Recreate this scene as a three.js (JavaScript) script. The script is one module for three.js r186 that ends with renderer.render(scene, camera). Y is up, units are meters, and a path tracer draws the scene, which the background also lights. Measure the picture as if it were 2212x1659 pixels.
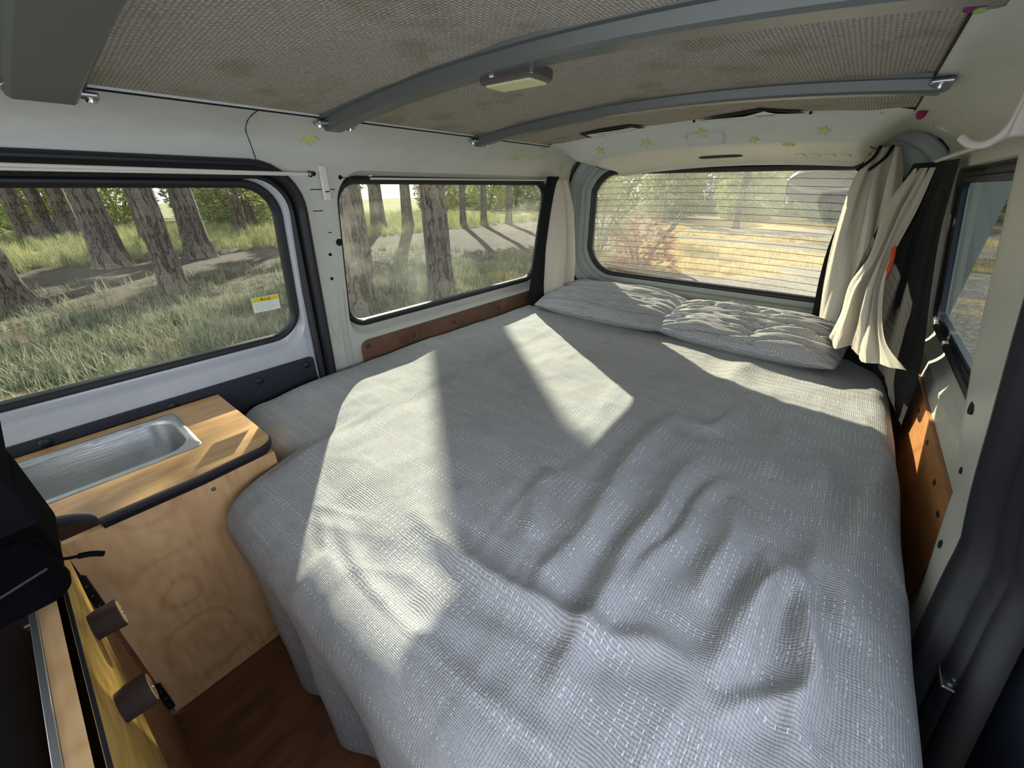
import * as THREE from 'three';
import { RoundedBoxGeometry } from 'three/addons/geometries/RoundedBoxGeometry.js';
import { mergeGeometries, toCreasedNormals } from 'three/addons/utils/BufferGeometryUtils.js';
import { TessellateModifier } from 'three/addons/modifiers/TessellateModifier.js';
import { RectAreaLightUniformsLib } from 'three/addons/lights/RectAreaLightUniformsLib.js';

// ---------------------------------------------------------------- camera, sky, sun, exposure
// Van axes: x across (left wall -1.26, right wall 0.27), -z towards the tailgate, eye height is y = 0 (van floor -1.07, soil -1.75).
const scene = new THREE.Scene();
const camera = new THREE.PerspectiveCamera(88, 2212 / 1659, 0.02, 300);
camera.rotation.order = 'YXZ';
camera.rotation.set(THREE.MathUtils.degToRad(-26.298), THREE.MathUtils.degToRad(38.931), 0);
const renderer = new THREE.WebGLRenderer({ antialias: true });
renderer.toneMapping = THREE.LinearToneMapping;
renderer.toneMappingExposure = 1.3;
renderer.shadowMap.enabled = true;
RectAreaLightUniformsLib.init();

const FLOOR = -1.07, SOIL = -1.75;
{ // clear sky: deeper blue overhead, paler towards the horizon, the same all round
  const W = 64, H = 32, d = new Float32Array(W * H * 4);
  for (let j = 0; j < H; j++) for (let i = 0; i < W; i++) {
    const e = Math.max(0, Math.sin(((j + 0.5) / H - 0.5) * Math.PI)), t = Math.pow(e, 0.5), o = (j * W + i) * 4;
    d[o] = 1.95 - 0.45 * t; d[o + 1] = 1.95 - 0.33 * t; d[o + 2] = 1.9 - 0.1 * t; d[o + 3] = 1;
  }
  const t = new THREE.DataTexture(d, W, H, THREE.RGBAFormat, THREE.FloatType);
  t.mapping = THREE.EquirectangularReflectionMapping; t.magFilter = THREE.LinearFilter; t.needsUpdate = true;
  scene.background = t; scene.environment = t;
}
const sunTravel = new THREE.Vector3(1.6, -1, 1.334).normalize();
const sun = new THREE.DirectionalLight(new THREE.Color(1.0, 0.93, 0.76), 12.5);
sun.position.copy(sunTravel).multiplyScalar(-30); sun.target.position.set(-0.5, -0.5, -1);
sun.position.add(sun.target.position);
sun.castShadow = true; sun.shadow.mapSize.set(4096, 4096);
Object.assign(sun.shadow.camera, { left: -8, right: 8, top: 8, bottom: -8, near: 1, far: 80 });
scene.add(sun, sun.target);
function daylight(w, h, pos, at, k, c = [0.84, 0.92, 1.0]) { // sky light entering the cab through its glass
  const l = new THREE.RectAreaLight(new THREE.Color(...c), k, w, h);
  l.position.set(...pos); l.lookAt(...at); scene.add(l);
}
daylight(1.25, 0.5, [-0.5, -0.14, 1.5], [-0.5, -0.5, 0], 3.2); // windscreen
daylight(0.6, 0.36, [-1.17, -0.2, 1.1], [0, -0.4, 0.9], 3); // left cab door glass
daylight(1.05, 0.34, [0.195, -0.17, 0.03], [-1, -0.3, -0.12], 4.3, [0.80, 0.87, 1.08]); // right cab door glass

// ---------------------------------------------------------------- helpers
let seed = 7;
const rnd = () => { seed = (seed + 0x6d2b79f5) | 0; let t = Math.imul(seed ^ (seed >>> 15), 1 | seed); t = (t + Math.imul(t ^ (t >>> 7), 61 | t)) ^ t; return ((t ^ (t >>> 14)) >>> 0) / 4294967296; };
const rr = (a, b) => a + (b - a) * rnd();
const lerp = (a, b, t) => a + (b - a) * t, clamp = (x, a = 0, b = 1) => Math.min(b, Math.max(a, x));
const ss = (a, b, x) => { const t = clamp((x - a) / (b - a)); return t * t * (3 - 2 * t); };
const hash = (x, y) => { let h = Math.imul(x, 374761393) ^ Math.imul(y, 668265263); h = Math.imul(h ^ (h >>> 13), 1274126177); return ((h ^ (h >>> 16)) >>> 0) / 4294967296; };
function vn(x, y, px = 0, py = px) { // value noise, tiling with period px, py when given
  const ix = Math.floor(x), iy = Math.floor(y), fx = x - ix, fy = y - iy, m = (a, p) => (p ? ((a % p) + p) % p : a);
  const u = fx * fx * (3 - 2 * fx), v = fy * fy * (3 - 2 * fy), x0 = m(ix, px), x1 = m(ix + 1, px), y0 = m(iy, py), y1 = m(iy + 1, py);
  return lerp(lerp(hash(x0, y0), hash(x1, y0), u), lerp(hash(x0, y1), hash(x1, y1), u), v);
}
function fbm(x, y, n = 4, px = 0, py = px) { let s = 0, a = 0.5; for (let i = 0; i < n; i++) { s += a * vn(x, y, px, py); x *= 2; y *= 2; px *= 2; py *= 2; a *= 0.5; } return s / (1 - Math.pow(0.5, n)); }
function dtex(w, h, size, f, srgb = true) { // f(u, v) -> [r, g, b] in 0..1; size = metres per tile [x, y]
  const d = new Uint8Array(w * h * 4);
  for (let j = 0; j < h; j++) for (let i = 0; i < w; i++) { const c = f((i + 0.5) / w, (j + 0.5) / h), o = (j * w + i) * 4; for (let k = 0; k < 3; k++) d[o + k] = clamp(Array.isArray(c) ? c[k] : c) * 255; d[o + 3] = 255; }
  const t = new THREE.DataTexture(d, w, h);
  t.wrapS = t.wrapT = THREE.RepeatWrapping; t.magFilter = THREE.LinearFilter; t.minFilter = THREE.LinearMipmapLinearFilter; t.generateMipmaps = true;
  if (srgb) t.colorSpace = THREE.SRGBColorSpace;
  t.repeat.set(1 / size[0], 1 / size[1]); t.needsUpdate = true;
  return t;
}
const mixc = (a, b, t) => [lerp(a[0], b[0], t), lerp(a[1], b[1], t), lerp(a[2], b[2], t)];
const std = (color, roughness = 0.7, o = {}) => new THREE.MeshStandardMaterial({ color, roughness, ...o });
const phy = (color, roughness = 0.7, o = {}) => new THREE.MeshPhysicalMaterial({ color, roughness, ...o });
const taken = new Map();
const numbered = (n) => { const k = taken.get(n) ?? 0; taken.set(n, k + 1); return k ? `${n}_${String(k).padStart(3, '0')}` : n; };
const shade = (o) => o.traverse((c) => { if (c.isMesh) c.castShadow = c.receiveShadow = true; });
function part(parent, name, geo, m, label) { const o = new THREE.Mesh(geo, m); o.name = name; if (label) o.userData.label = label; parent.add(o); shade(o); return o; }
function thing(name, label, category, pos = [0, 0, 0], group) { const g = new THREE.Group(); g.name = numbered(name); g.position.set(...pos); g.userData = { label, category }; if (group) g.userData.group = group; scene.add(g); return g; }
function one(name, geo, m, label, category, group) { const o = new THREE.Mesh(geo, m); o.name = numbered(name); o.userData = { label, category }; if (group) o.userData.group = group; scene.add(o); shade(o); return o; }
function struct(name, geo, m) { const o = geo ? new THREE.Mesh(geo, m) : new THREE.Group(); o.name = name; o.userData.kind = 'structure'; scene.add(o); shade(o); return o; }
function grid(nu, nv, f, uvf, closedU = false) { // smooth surface f(u, v) -> [x, y, z]
  const p = [], t = [], ix = [];
  for (let j = 0; j <= nv; j++) for (let i = 0; i <= nu; i++) { const u = i / nu, v = j / nv, q = f(u, v); p.push(...q); t.push(...(uvf ? uvf(u, v, q) : [u, v])); }
  for (let j = 0; j < nv; j++) for (let i = 0; i < nu; i++) { const a = j * (nu + 1) + i, b = a + nu + 1; ix.push(a, a + 1, b, a + 1, b + 1, b); }
  const g = new THREE.BufferGeometry();
  g.setAttribute('position', new THREE.Float32BufferAttribute(p, 3)); g.setAttribute('uv', new THREE.Float32BufferAttribute(t, 2)); g.setIndex(ix); g.computeVertexNormals();
  if (closedU) { const n = g.attributes.normal; for (let j = 0; j <= nv; j++) { const a = j * (nu + 1), b = a + nu; const s = new THREE.Vector3(n.getX(a) + n.getX(b), n.getY(a) + n.getY(b), n.getZ(a) + n.getZ(b)).normalize(); n.setXYZ(a, s.x, s.y, s.z); n.setXYZ(b, s.x, s.y, s.z); } }
  return g;
}
const flat = (g) => { const q = g.index ? g.toNonIndexed() : g; for (const k of Object.keys(q.attributes)) if (!['position', 'normal', 'uv'].includes(k)) q.deleteAttribute(k); return q; };
const merge = (...gs) => mergeGeometries(gs.flat().map(flat));
const crease = (g, a = 0.55) => toCreasedNormals(g.index ? g.toNonIndexed() : g, a);
function boxUV(g) { // uv in metres by the axis a face looks along
  const q = flat(g), p = q.attributes.position, n = q.attributes.normal, t = new Float32Array(p.count * 2);
  for (let i = 0; i < p.count; i++) { const a = Math.abs(n.getX(i)), b = Math.abs(n.getY(i)), c = Math.abs(n.getZ(i)); const [u, v] = a >= b && a >= c ? [p.getZ(i), p.getY(i)] : b >= c ? [p.getZ(i), p.getX(i)] : [p.getX(i), p.getY(i)]; t[i * 2] = u; t[i * 2 + 1] = v; }
  q.setAttribute('uv', new THREE.BufferAttribute(t, 2)); return q;
}
function box(x0, x1, y0, y1, z0, z1, r = 0.003) {
  const g = r ? new RoundedBoxGeometry(Math.abs(x1 - x0), Math.abs(y1 - y0), Math.abs(z1 - z0), 2, Math.min(r, Math.abs(x1 - x0) / 2.01, Math.abs(y1 - y0) / 2.01, Math.abs(z1 - z0) / 2.01)) : new THREE.BoxGeometry(Math.abs(x1 - x0), Math.abs(y1 - y0), Math.abs(z1 - z0));
  g.translate((x0 + x1) / 2, (y0 + y1) / 2, (z0 + z1) / 2); return boxUV(g);
}
const V = (a) => new THREE.Vector3(...a);
const tube = (pts, r, n = 24, k = 8) => new THREE.TubeGeometry(new THREE.CatmullRomCurve3(pts.map(V)), n, r, k, false);
function cyl(a, b, r, r2 = r, k = 12) { const d = V(b).sub(V(a)), g = new THREE.CylinderGeometry(r2, r, d.length(), k); g.applyQuaternion(new THREE.Quaternion().setFromUnitVectors(new THREE.Vector3(0, 1, 0), d.clone().normalize())); g.translate((a[0] + b[0]) / 2, (a[1] + b[1]) / 2, (a[2] + b[2]) / 2); return g; }
function roundRect(x0, x1, y0, y1, r, n = 8) { // points with outward normals; r one radius or [x0y0, x1y0, x1y1, x0y1]
  const R = Array.isArray(r) ? r : [r, r, r, r], c = [[x0, y0, 1, 1, Math.PI], [x1, y0, -1, 1, 1.5 * Math.PI], [x1, y1, -1, -1, 0], [x0, y1, 1, -1, Math.PI / 2]], out = [];
  c.forEach(([x, y, sx, sy, a], k) => { for (let i = 0; i <= n; i++) { const t = a + (i / n) * Math.PI / 2, nx = Math.cos(t), ny = Math.sin(t); out.push([x + sx * R[k] + nx * R[k], y + sy * R[k] + ny * R[k], nx, ny]); } });
  return out;
}
function toShape(pts, hole) { const s = hole ? new THREE.Path() : new THREE.Shape(); pts.forEach((p, i) => (i ? s.lineTo(p[0], p[1]) : s.moveTo(p[0], p[1]))); s.closePath(); return s; }
function ring(path, profile, map, cr = 0.6) { // sweep profile [offset outwards, depth] round a closed path; map(a, b, depth) -> [x, y, z]
  const N = path.length;
  return crease(grid(profile.length - 1, N, (u, v) => { const [o, d] = profile[Math.round(u * (profile.length - 1))], q = path[Math.round(v * N) % N]; return map(q[0] + q[2] * o, q[1] + q[3] * o, d); }, (u, v) => [u * 0.1, v * 3]), cr);
}
// side walls lean in towards the roof
const wallX = (side, y) => (side < 0 ? -1.195 + 0.15 * Math.max(y, -0.45) : 0.181 - 0.21 * Math.max(y, -0.45));
const W = (side) => (z, y, d) => [wallX(side, y) + side * d, y, z];
function wallPanel(side, outer, holes, d0, d1, cell = 0.09) {
  const s = toShape(outer); holes.forEach((h) => s.holes.push(toShape(h, true)));
  let g = new THREE.ExtrudeGeometry(s, { depth: d1 - d0, bevelEnabled: false, curveSegments: 1 });
  g = new TessellateModifier(cell, 7).modify(g.index ? g.toNonIndexed() : g);
  const p = g.attributes.position, t = new Float32Array(p.count * 2), m = W(side);
  for (let i = 0; i < p.count; i++) { const a = p.getX(i), b = p.getY(i), q = m(a, b, p.getZ(i) + d0); t[2 * i] = a; t[2 * i + 1] = b; p.setXYZ(i, ...q); }
  g.setAttribute('uv', new THREE.BufferAttribute(t, 2)); g.computeVertexNormals();
  return crease(g, 0.5);
}
function skin(side, outer, d) { // single sheet on a side wall
  const g = new TessellateModifier(0.2, 5).modify(new THREE.ShapeGeometry(toShape(outer)).toNonIndexed()), p = g.attributes.position, t = new Float32Array(p.count * 2), m = W(side);
  for (let i = 0; i < p.count; i++) { const a = p.getX(i), b = p.getY(i); t[2 * i] = a; t[2 * i + 1] = b; p.setXYZ(i, ...m(a, b, d)); }
  g.setAttribute('uv', new THREE.BufferAttribute(t, 2)); g.computeVertexNormals(); return crease(g, 1);
}
const arch = (x) => { const t = (x + 0.495) / 0.53; return 0.187 - 0.033 * t * t + 0.012 * t; };

// ---------------------------------------------------------------- materials
const speck = dtex(256, 256, [0.5, 0.5], (u, v) => { const n = fbm(u * 8, v * 8, 4, 8), s = vn(u * 120, v * 120, 120) > 0.985 ? -0.12 : 0; const k = 0.93 + 0.07 * n + s; return [k, k, k]; });
const paintBump = dtex(256, 256, [0.12, 0.12], (u, v) => fbm(u * 30, v * 30, 3, 30), false);
const paint = phy(0xcccdc2, 0.42, { map: speck, bumpMap: paintBump, bumpScale: 0.0003, clearcoat: 0.25, clearcoatRoughness: 0.3 });
const doorPaint = phy(0xc9ccd2, 0.36, { map: speck, clearcoat: 0.4, clearcoatRoughness: 0.2 });
const ribPaint = phy(0x5c5f5a, 0.4, { map: speck, metalness: 0.15, clearcoat: 0.3, clearcoatRoughness: 0.3 });
const trimGrey = std(0x9a9f9b, 0.5, { map: speck });
const rubber = std(0x14151a, 0.5), blackTrim = std(0x22252f, 0.55, { bumpMap: paintBump, bumpScale: 0.0006 });
const darkPlastic = std(0x15161b, 0.5), blackFabric = std(0x101114, 0.95);
const steel = std(0xb4b6b8, 0.28, { metalness: 1 }), darkSteel = std(0x35322f, 0.45, { metalness: 0.8 }), hole = std(0x050505, 0.9);
const whitePlastic = std(0xe4ddd4, 0.5), creamPaint = std(0xd8d4c8, 0.45);
const weaveH = (u, v) => { const a = u * 128, b = v * 128, i = Math.floor(a), j = Math.floor(b), fx = a - i - 0.5, fy = b - j - 0.5; return (i + j) & 1 ? 1 - 2.2 * fx * fx - 3.4 * fy * fy : 0.72 - 3 * fx * fx - 1.6 * fy * fy; };
const ceilTex = dtex(1024, 1024, [0.74, 0.74], (u, v) => { const h = clamp(weaveH(u, v)), st = fbm(u * 9, v * 9, 4, 9), k = 0.72 + 0.28 * h; return mixc([0.72 * k, 0.69 * k, 0.62 * k], [0.58 * k, 0.52 * k, 0.41 * k], ss(0.5, 0.8, st) * 0.45).map((c) => c * (0.9 + 0.2 * vn(u * 300, v * 300, 300))); });
const ceilBump = dtex(1024, 1024, [0.74, 0.74], (u, v) => clamp(weaveH(u, v)), false);
const headliner = std(0xffffff, 0.95, { map: ceilTex, bumpMap: ceilBump, bumpScale: 0.0016 });
// crinkled gauze with rows of white running stitch
const stitch = (u, v) => { const T = 28, a = u * T, b = v * T, i = Math.floor(a), j = Math.floor(b), fx = a - i, fy = b - j, band = hash(j % T, 3) < 0.62, blk = hash(Math.floor(i / 7), Math.floor(j / 4) + 31) < 0.75; if (!band || !blk) return 0; return Math.abs(fx - 0.5 - 0.1 * (hash(i + 7, j) - 0.5)) < 0.07 && Math.abs(fy - 0.5 - 0.2 * (hash(i, j) - 0.5)) < 0.27 ? 1 : 0; };
const gauze = (u, v) => { const wob = 0.5 * (fbm(u * 10, v * 10, 3, 10) - 0.5); const rows = 0.5 + 0.5 * Math.sin((v * 66 + wob * 2.4) * 2 * Math.PI), cols = 0.5 + 0.5 * Math.sin((u * 72 + wob * 2) * 2 * Math.PI), m = ss(0.38, 0.62, vn(u * 6, v * 6, 6)); return clamp(0.25 + (0.45 + 0.35 * m) * Math.sqrt(rows) * 0.6 + 0.3 * Math.sqrt(cols) * (1.1 - m) + 0.25 * (vn(u * 90, v * 200, 90, 200) - 0.5)); };
const bedTex = dtex(1024, 1024, [0.29, 0.29], (u, v) => { const s = stitch(u, v), h = gauze(u, v), k = 0.62 + 0.42 * h; return s ? [0.84, 0.84, 0.83] : [0.70 * k, 0.70 * k, 0.70 * k]; });
const bedBump = dtex(1024, 1024, [0.29, 0.29], (u, v) => clamp(0.85 * gauze(u, v) + 0.35 * stitch(u, v)), false);
const bedding = std(0xffffff, 0.95, { map: bedTex, bumpMap: bedBump, bumpScale: 0.0017 });
function woodTex(light, dark, sx, sy, size, warp, bands) { return dtex(512, 512, size, (u, v) => { const w = fbm(u * 3, v * 3, 4, 3), g = fbm(u * sx, v * sy, 4, sx, sy), l = 0.5 + 0.5 * Math.sin((fbm(u * 2 + 5, v * 2, 3, 2) * bands + w * warp) * 6.283), line = Math.pow(l, 8); return mixc(light, dark, clamp(0.42 * g + 0.34 * line * (0.4 + w) + 0.1 * Math.pow(1 - l, 6) + 0.3 * (vn(u * sx * 6, v * sy * 6, sx * 6, sy * 6) - 0.5))); }); }
const plyMat = std(0xffffff, 0.55, { map: woodTex([0.86, 0.71, 0.52], [0.64, 0.47, 0.29], 10, 3, [0.5, 0.62], 1.6, 5) });
const topMat = phy(0xffffff, 0.35, { map: woodTex([0.80, 0.64, 0.44], [0.56, 0.39, 0.22], 3, 26, [0.6, 0.5], 0.8, 3), clearcoat: 0.3, clearcoatRoughness: 0.25 });
const pineMat = std(0xffffff, 0.5, { map: woodTex([0.80, 0.66, 0.36], [0.52, 0.36, 0.14], 3, 20, [0.7, 0.4], 0.9, 4) });
const brownPly = std(0xffffff, 0.6, { map: woodTex([0.72, 0.54, 0.36], [0.48, 0.33, 0.19], 4, 14, [0.6, 0.6], 0.9, 3) });
const hardboard = std(0xffffff, 0.6, { map: dtex(512, 256, [0.8, 0.4], (u, v) => { const n = fbm(u * 8, v * 4, 5, 8, 4), s = ss(0.52, 0.75, fbm(u * 5 + 9, v * 3, 3, 5, 3)); return mixc([0.50, 0.36, 0.27], [0.29, 0.20, 0.15], clamp(0.8 * n - 0.1 + 0.5 * s)).map((c) => c * (0.9 + 0.2 * vn(u * 200, v * 100, 200, 100))); }) });
const orangePly = std(0xffffff, 0.55, { map: woodTex([0.72, 0.50, 0.29], [0.52, 0.33, 0.16], 3, 16, [0.6, 0.4], 0.9, 3) });
const floorMat = std(0xffffff, 0.45, { map: woodTex([0.44, 0.29, 0.19], [0.24, 0.14, 0.09], 3, 24, [0.9, 0.5], 1.0, 4) });
const clothBump = dtex(128, 128, [0.05, 0.05], (u, v) => 0.5 + 0.5 * Math.sin(u * 80 * 3.14) * Math.sin(v * 80 * 3.14), false);
const curtainMat = phy(0xc7bfae, 0.9, { side: THREE.DoubleSide, bumpMap: clothBump, bumpScale: 0.0003 }), liningMat = std(0x0a0a0c, 1.0, { side: THREE.DoubleSide });
function glassMat(dirt, tint = 0xdfe6e0) { return phy(tint, 0.29, { transmission: 1, thickness: 0, ior: 1.5, roughnessMap: dirt, side: THREE.DoubleSide }); }
const dirtSide = dtex(512, 512, [1.0, 0.5], (u, v) => { const st = vn(u * 90, v * 5, 90, 5), b = ss(0.4, 0.75, fbm(u * 4, v * 3, 4, 4, 3)); const k = 0.25 + 0.65 * b * (0.6 + 0.4 * st); return [k, k, k]; }, false);
const dirtDoor = dtex(512, 512, [0.9, 0.6], (u, v) => { const st = vn(u * 70, v * 6, 70, 6), b = ss(0.62, 0.9, fbm(u * 3, v * 3, 4, 3, 3)); const k = 0.12 + 0.5 * b * (0.5 + 0.5 * st); return [k, k, k]; }, false);
const dirtRear = dtex(512, 512, [1.2, 0.6], (u, v) => { const b = ss(0.3, 0.7, fbm(u * 5, v * 3, 5, 5, 3)), g = vn(u * 256, v * 256, 256); const k = 0.62 + 0.3 * b + 0.16 * (g - 0.5); return [k, k, k]; }, false);
const film = (o, f, size) => phy(0xe6e2d4, 1, { transmission: 0.95, thickness: 0, transparent: true, opacity: o, alphaMap: dtex(512, 512, size, f, false), side: THREE.DoubleSide });
const filmSide = film(0.10, (u, v) => { const st = 0.5 * vn(u * 120, v * 4, 120, 4) + 0.5 * vn(u * 40, v * 6, 40, 6), b = ss(0.42, 0.66, fbm(u * 4, v * 4, 4, 4)); return 0.12 + 0.88 * b * (0.35 + 0.65 * st); }, [1.1, 0.5]);
const filmDoor = film(0.07, (u, v) => { const b = ss(0.55, 0.8, fbm(u * 3 + 1, v * 3, 4, 3)); return 0.1 + 0.9 * b * (0.4 + 0.6 * vn(u * 90, v * 8, 90, 8)); }, [0.9, 0.5]);
const filmRear = film(0.115, (u, v) => { const b = ss(0.3, 0.7, fbm(u * 4, v * 3, 4, 4, 3)), g = vn(u * 256, v * 256, 256); return 0.45 + 0.45 * b + 0.25 * (g - 0.5); }, [1.2, 0.6]);
const glassClear = phy(0xf2f6f4, 0.05, { transmission: 1, thickness: 0, side: THREE.DoubleSide });

// ---------------------------------------------------------------- shell of the van
struct('floor', box(-1.33, 0.36, FLOOR - 0.05, FLOOR, -2.06, 1.62, 0), floorMat);
struct('roof', box(-1.25, 0.26, 0.235, 0.27, -2.06, 1.62, 0), paint);
struct('ceiling', grid(80, 150, (u, v) => { const x = lerp(-1.03, 0.045, u), z = lerp(1.55, -1.5, v); return [x, arch(x) + 0.004 + ss(0, 0.1, Math.min(x + 1.02, 0.03 - x)) * (0.008 * (fbm(x * 7 + 3, z * 7, 3) - 0.5) - 0.004), z]; }, (u, v, q) => [q[0], q[2]]), headliner);
for (const x of [-1.0165, 0.0315]) part(scene.getObjectByName('ceiling'), 'edge_seam', tube([[x, arch(x) - 0.001, 1.5], [x, arch(x) - 0.001, 0.5], [x, arch(x) - 0.001, -0.5], [x, arch(x) - 0.001, -1.49]], 0.0022, 30, 5), hole);
for (const side of [-1, 1]) { // rounded coves between walls and headliner
  const inn = side < 0 ? [[-1.186, 0.056], [-1.183, 0.075], [-1.172, 0.098], [-1.15, 0.117], [-1.11, 0.131], [-1.06, 0.139], [-1.015, 0.142]] : [[0.169, 0.056], [0.166, 0.08], [0.155, 0.108], [0.13, 0.133], [0.1, 0.15], [0.065, 0.161], [0.03, 0.165]];
  const xo = side < 0 ? -1.25 : 0.25, prof = [...inn, [inn[6][0], 0.24], [xo, 0.24], [xo, 0.056], inn[0]];
  struct(side < 0 ? 'trim_1' : 'trim_2', crease(grid(prof.length - 1, 40, (u, v) => { const q = prof[Math.round(u * (prof.length - 1))]; return [q[0], q[1], lerp(1.62, -2.06, v)]; }, (u, v) => [u * 0.6, v * 3.6]), 0.7), paint);
}

// left wall with the sliding door aperture and the rear quarter window
const doorHole = roundRect(-0.576, 0.66, -0.98, 0.058, [0.05, 0.05, 0.12, 0.12], 8);
const quarter = { z0: -1.775, z1: -0.693, y0: -0.43, y1: 0.012 }, quarterHole = roundRect(quarter.z0 - 0.045, quarter.z1 + 0.02, quarter.y0 - 0.06, 0.045, [0.09, 0.09, 0.09, 0.09], 8);
const wallLeft = struct('wall_left', wallPanel(-1, [[-2.06, FLOOR - 0.03], [1.62, FLOOR - 0.03], [1.62, 0.06], [-2.06, 0.06]], [doorHole, quarterHole, roundRect(0.78, 1.42, -0.4, 0.0, 0.08, 6)], 0, 0.03), paint);
{ // pressed rib and drilled holes in the post between the windows
  const m = W(-1);
  part(wallLeft, 'pressed_bead', crease(grid(6, 20, (u, v) => { const a = Math.PI * u; return m(-0.653 - 0.014 * Math.cos(a), lerp(-0.27, -0.62, v), -0.006 * Math.sin(a) * Math.min(1, v * 6) + 0.001); }), 1.2), paint);
  for (const [z, y, r] of [[-0.666, -0.15, 0.011], [-0.632, -0.183, 0.005], [-0.628, -0.256, 0.005], [-0.613, 0.034, 0.006], [-0.69, 0.026, 0.006]]) part(wallLeft, 'drilled_hole', cyl(m(z, y, -0.0015), m(z, y, 0.003), r), hole);
  for (const [z, y, l] of [[-0.615, -0.005, 0.035], [-0.66, -0.005, 0.02], [-0.612, -0.06, 0.03], [-0.64, -0.12, 0.012]]) part(wallLeft, 'scratch', box(wallX(-1, y) - 0.001, wallX(-1, y) + 0.0012, y - 0.0012, y + 0.0012, z - l / 2, z + l / 2, 0.0005), darkSteel);
}
function window_(name, side, q, r, dirt, opt = {}) { // flange, rubber gasket and pane set in a side wall
  const g = struct(name), m = W(side), path = roundRect(q.z0, q.z1, q.y0, q.y1, r, 8);
  const rp = opt.flange && roundRect(q.z0 - 0.045, q.z1 + 0.02, q.y0 - 0.06, 0.045, 0.09, 8);
  if (opt.flange) part(g, 'flange', crease(grid(4, rp.length, (u, v) => { const k = Math.round(v * rp.length) % rp.length, a = rp[k], b = path[k], t = u; return m(lerp(a[0], b[0] + b[2] * 0.012, t), lerp(a[1], b[1] + b[3] * 0.012, t), 0.034 * Math.sin(t * Math.PI / 2)); }), 0.8), opt.mat ?? paint);
  part(g, 'gasket', ring(path, [[0.02, 0.036], [0.02, 0.026], [0.016, 0.021], [0.01, 0.019], [0.003, 0.022], [0, 0.028], [-0.003, 0.036], [-0.003, 0.046]], m, 1), rubber);
  part(g, 'pane', skin(side, roundRect(q.z0 - 0.004, q.z1 + 0.004, q.y0 - 0.004, q.y1 + 0.004, r, 8), 0.04), glassMat(dirt));
  part(g, 'dust_film', skin(side, roundRect(q.z0, q.z1, q.y0, q.y1, r, 8), 0.0425), filmSide);
  return g;
}
window_('window_1', -1, quarter, 0.065, dirtSide, { flange: true });

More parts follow.
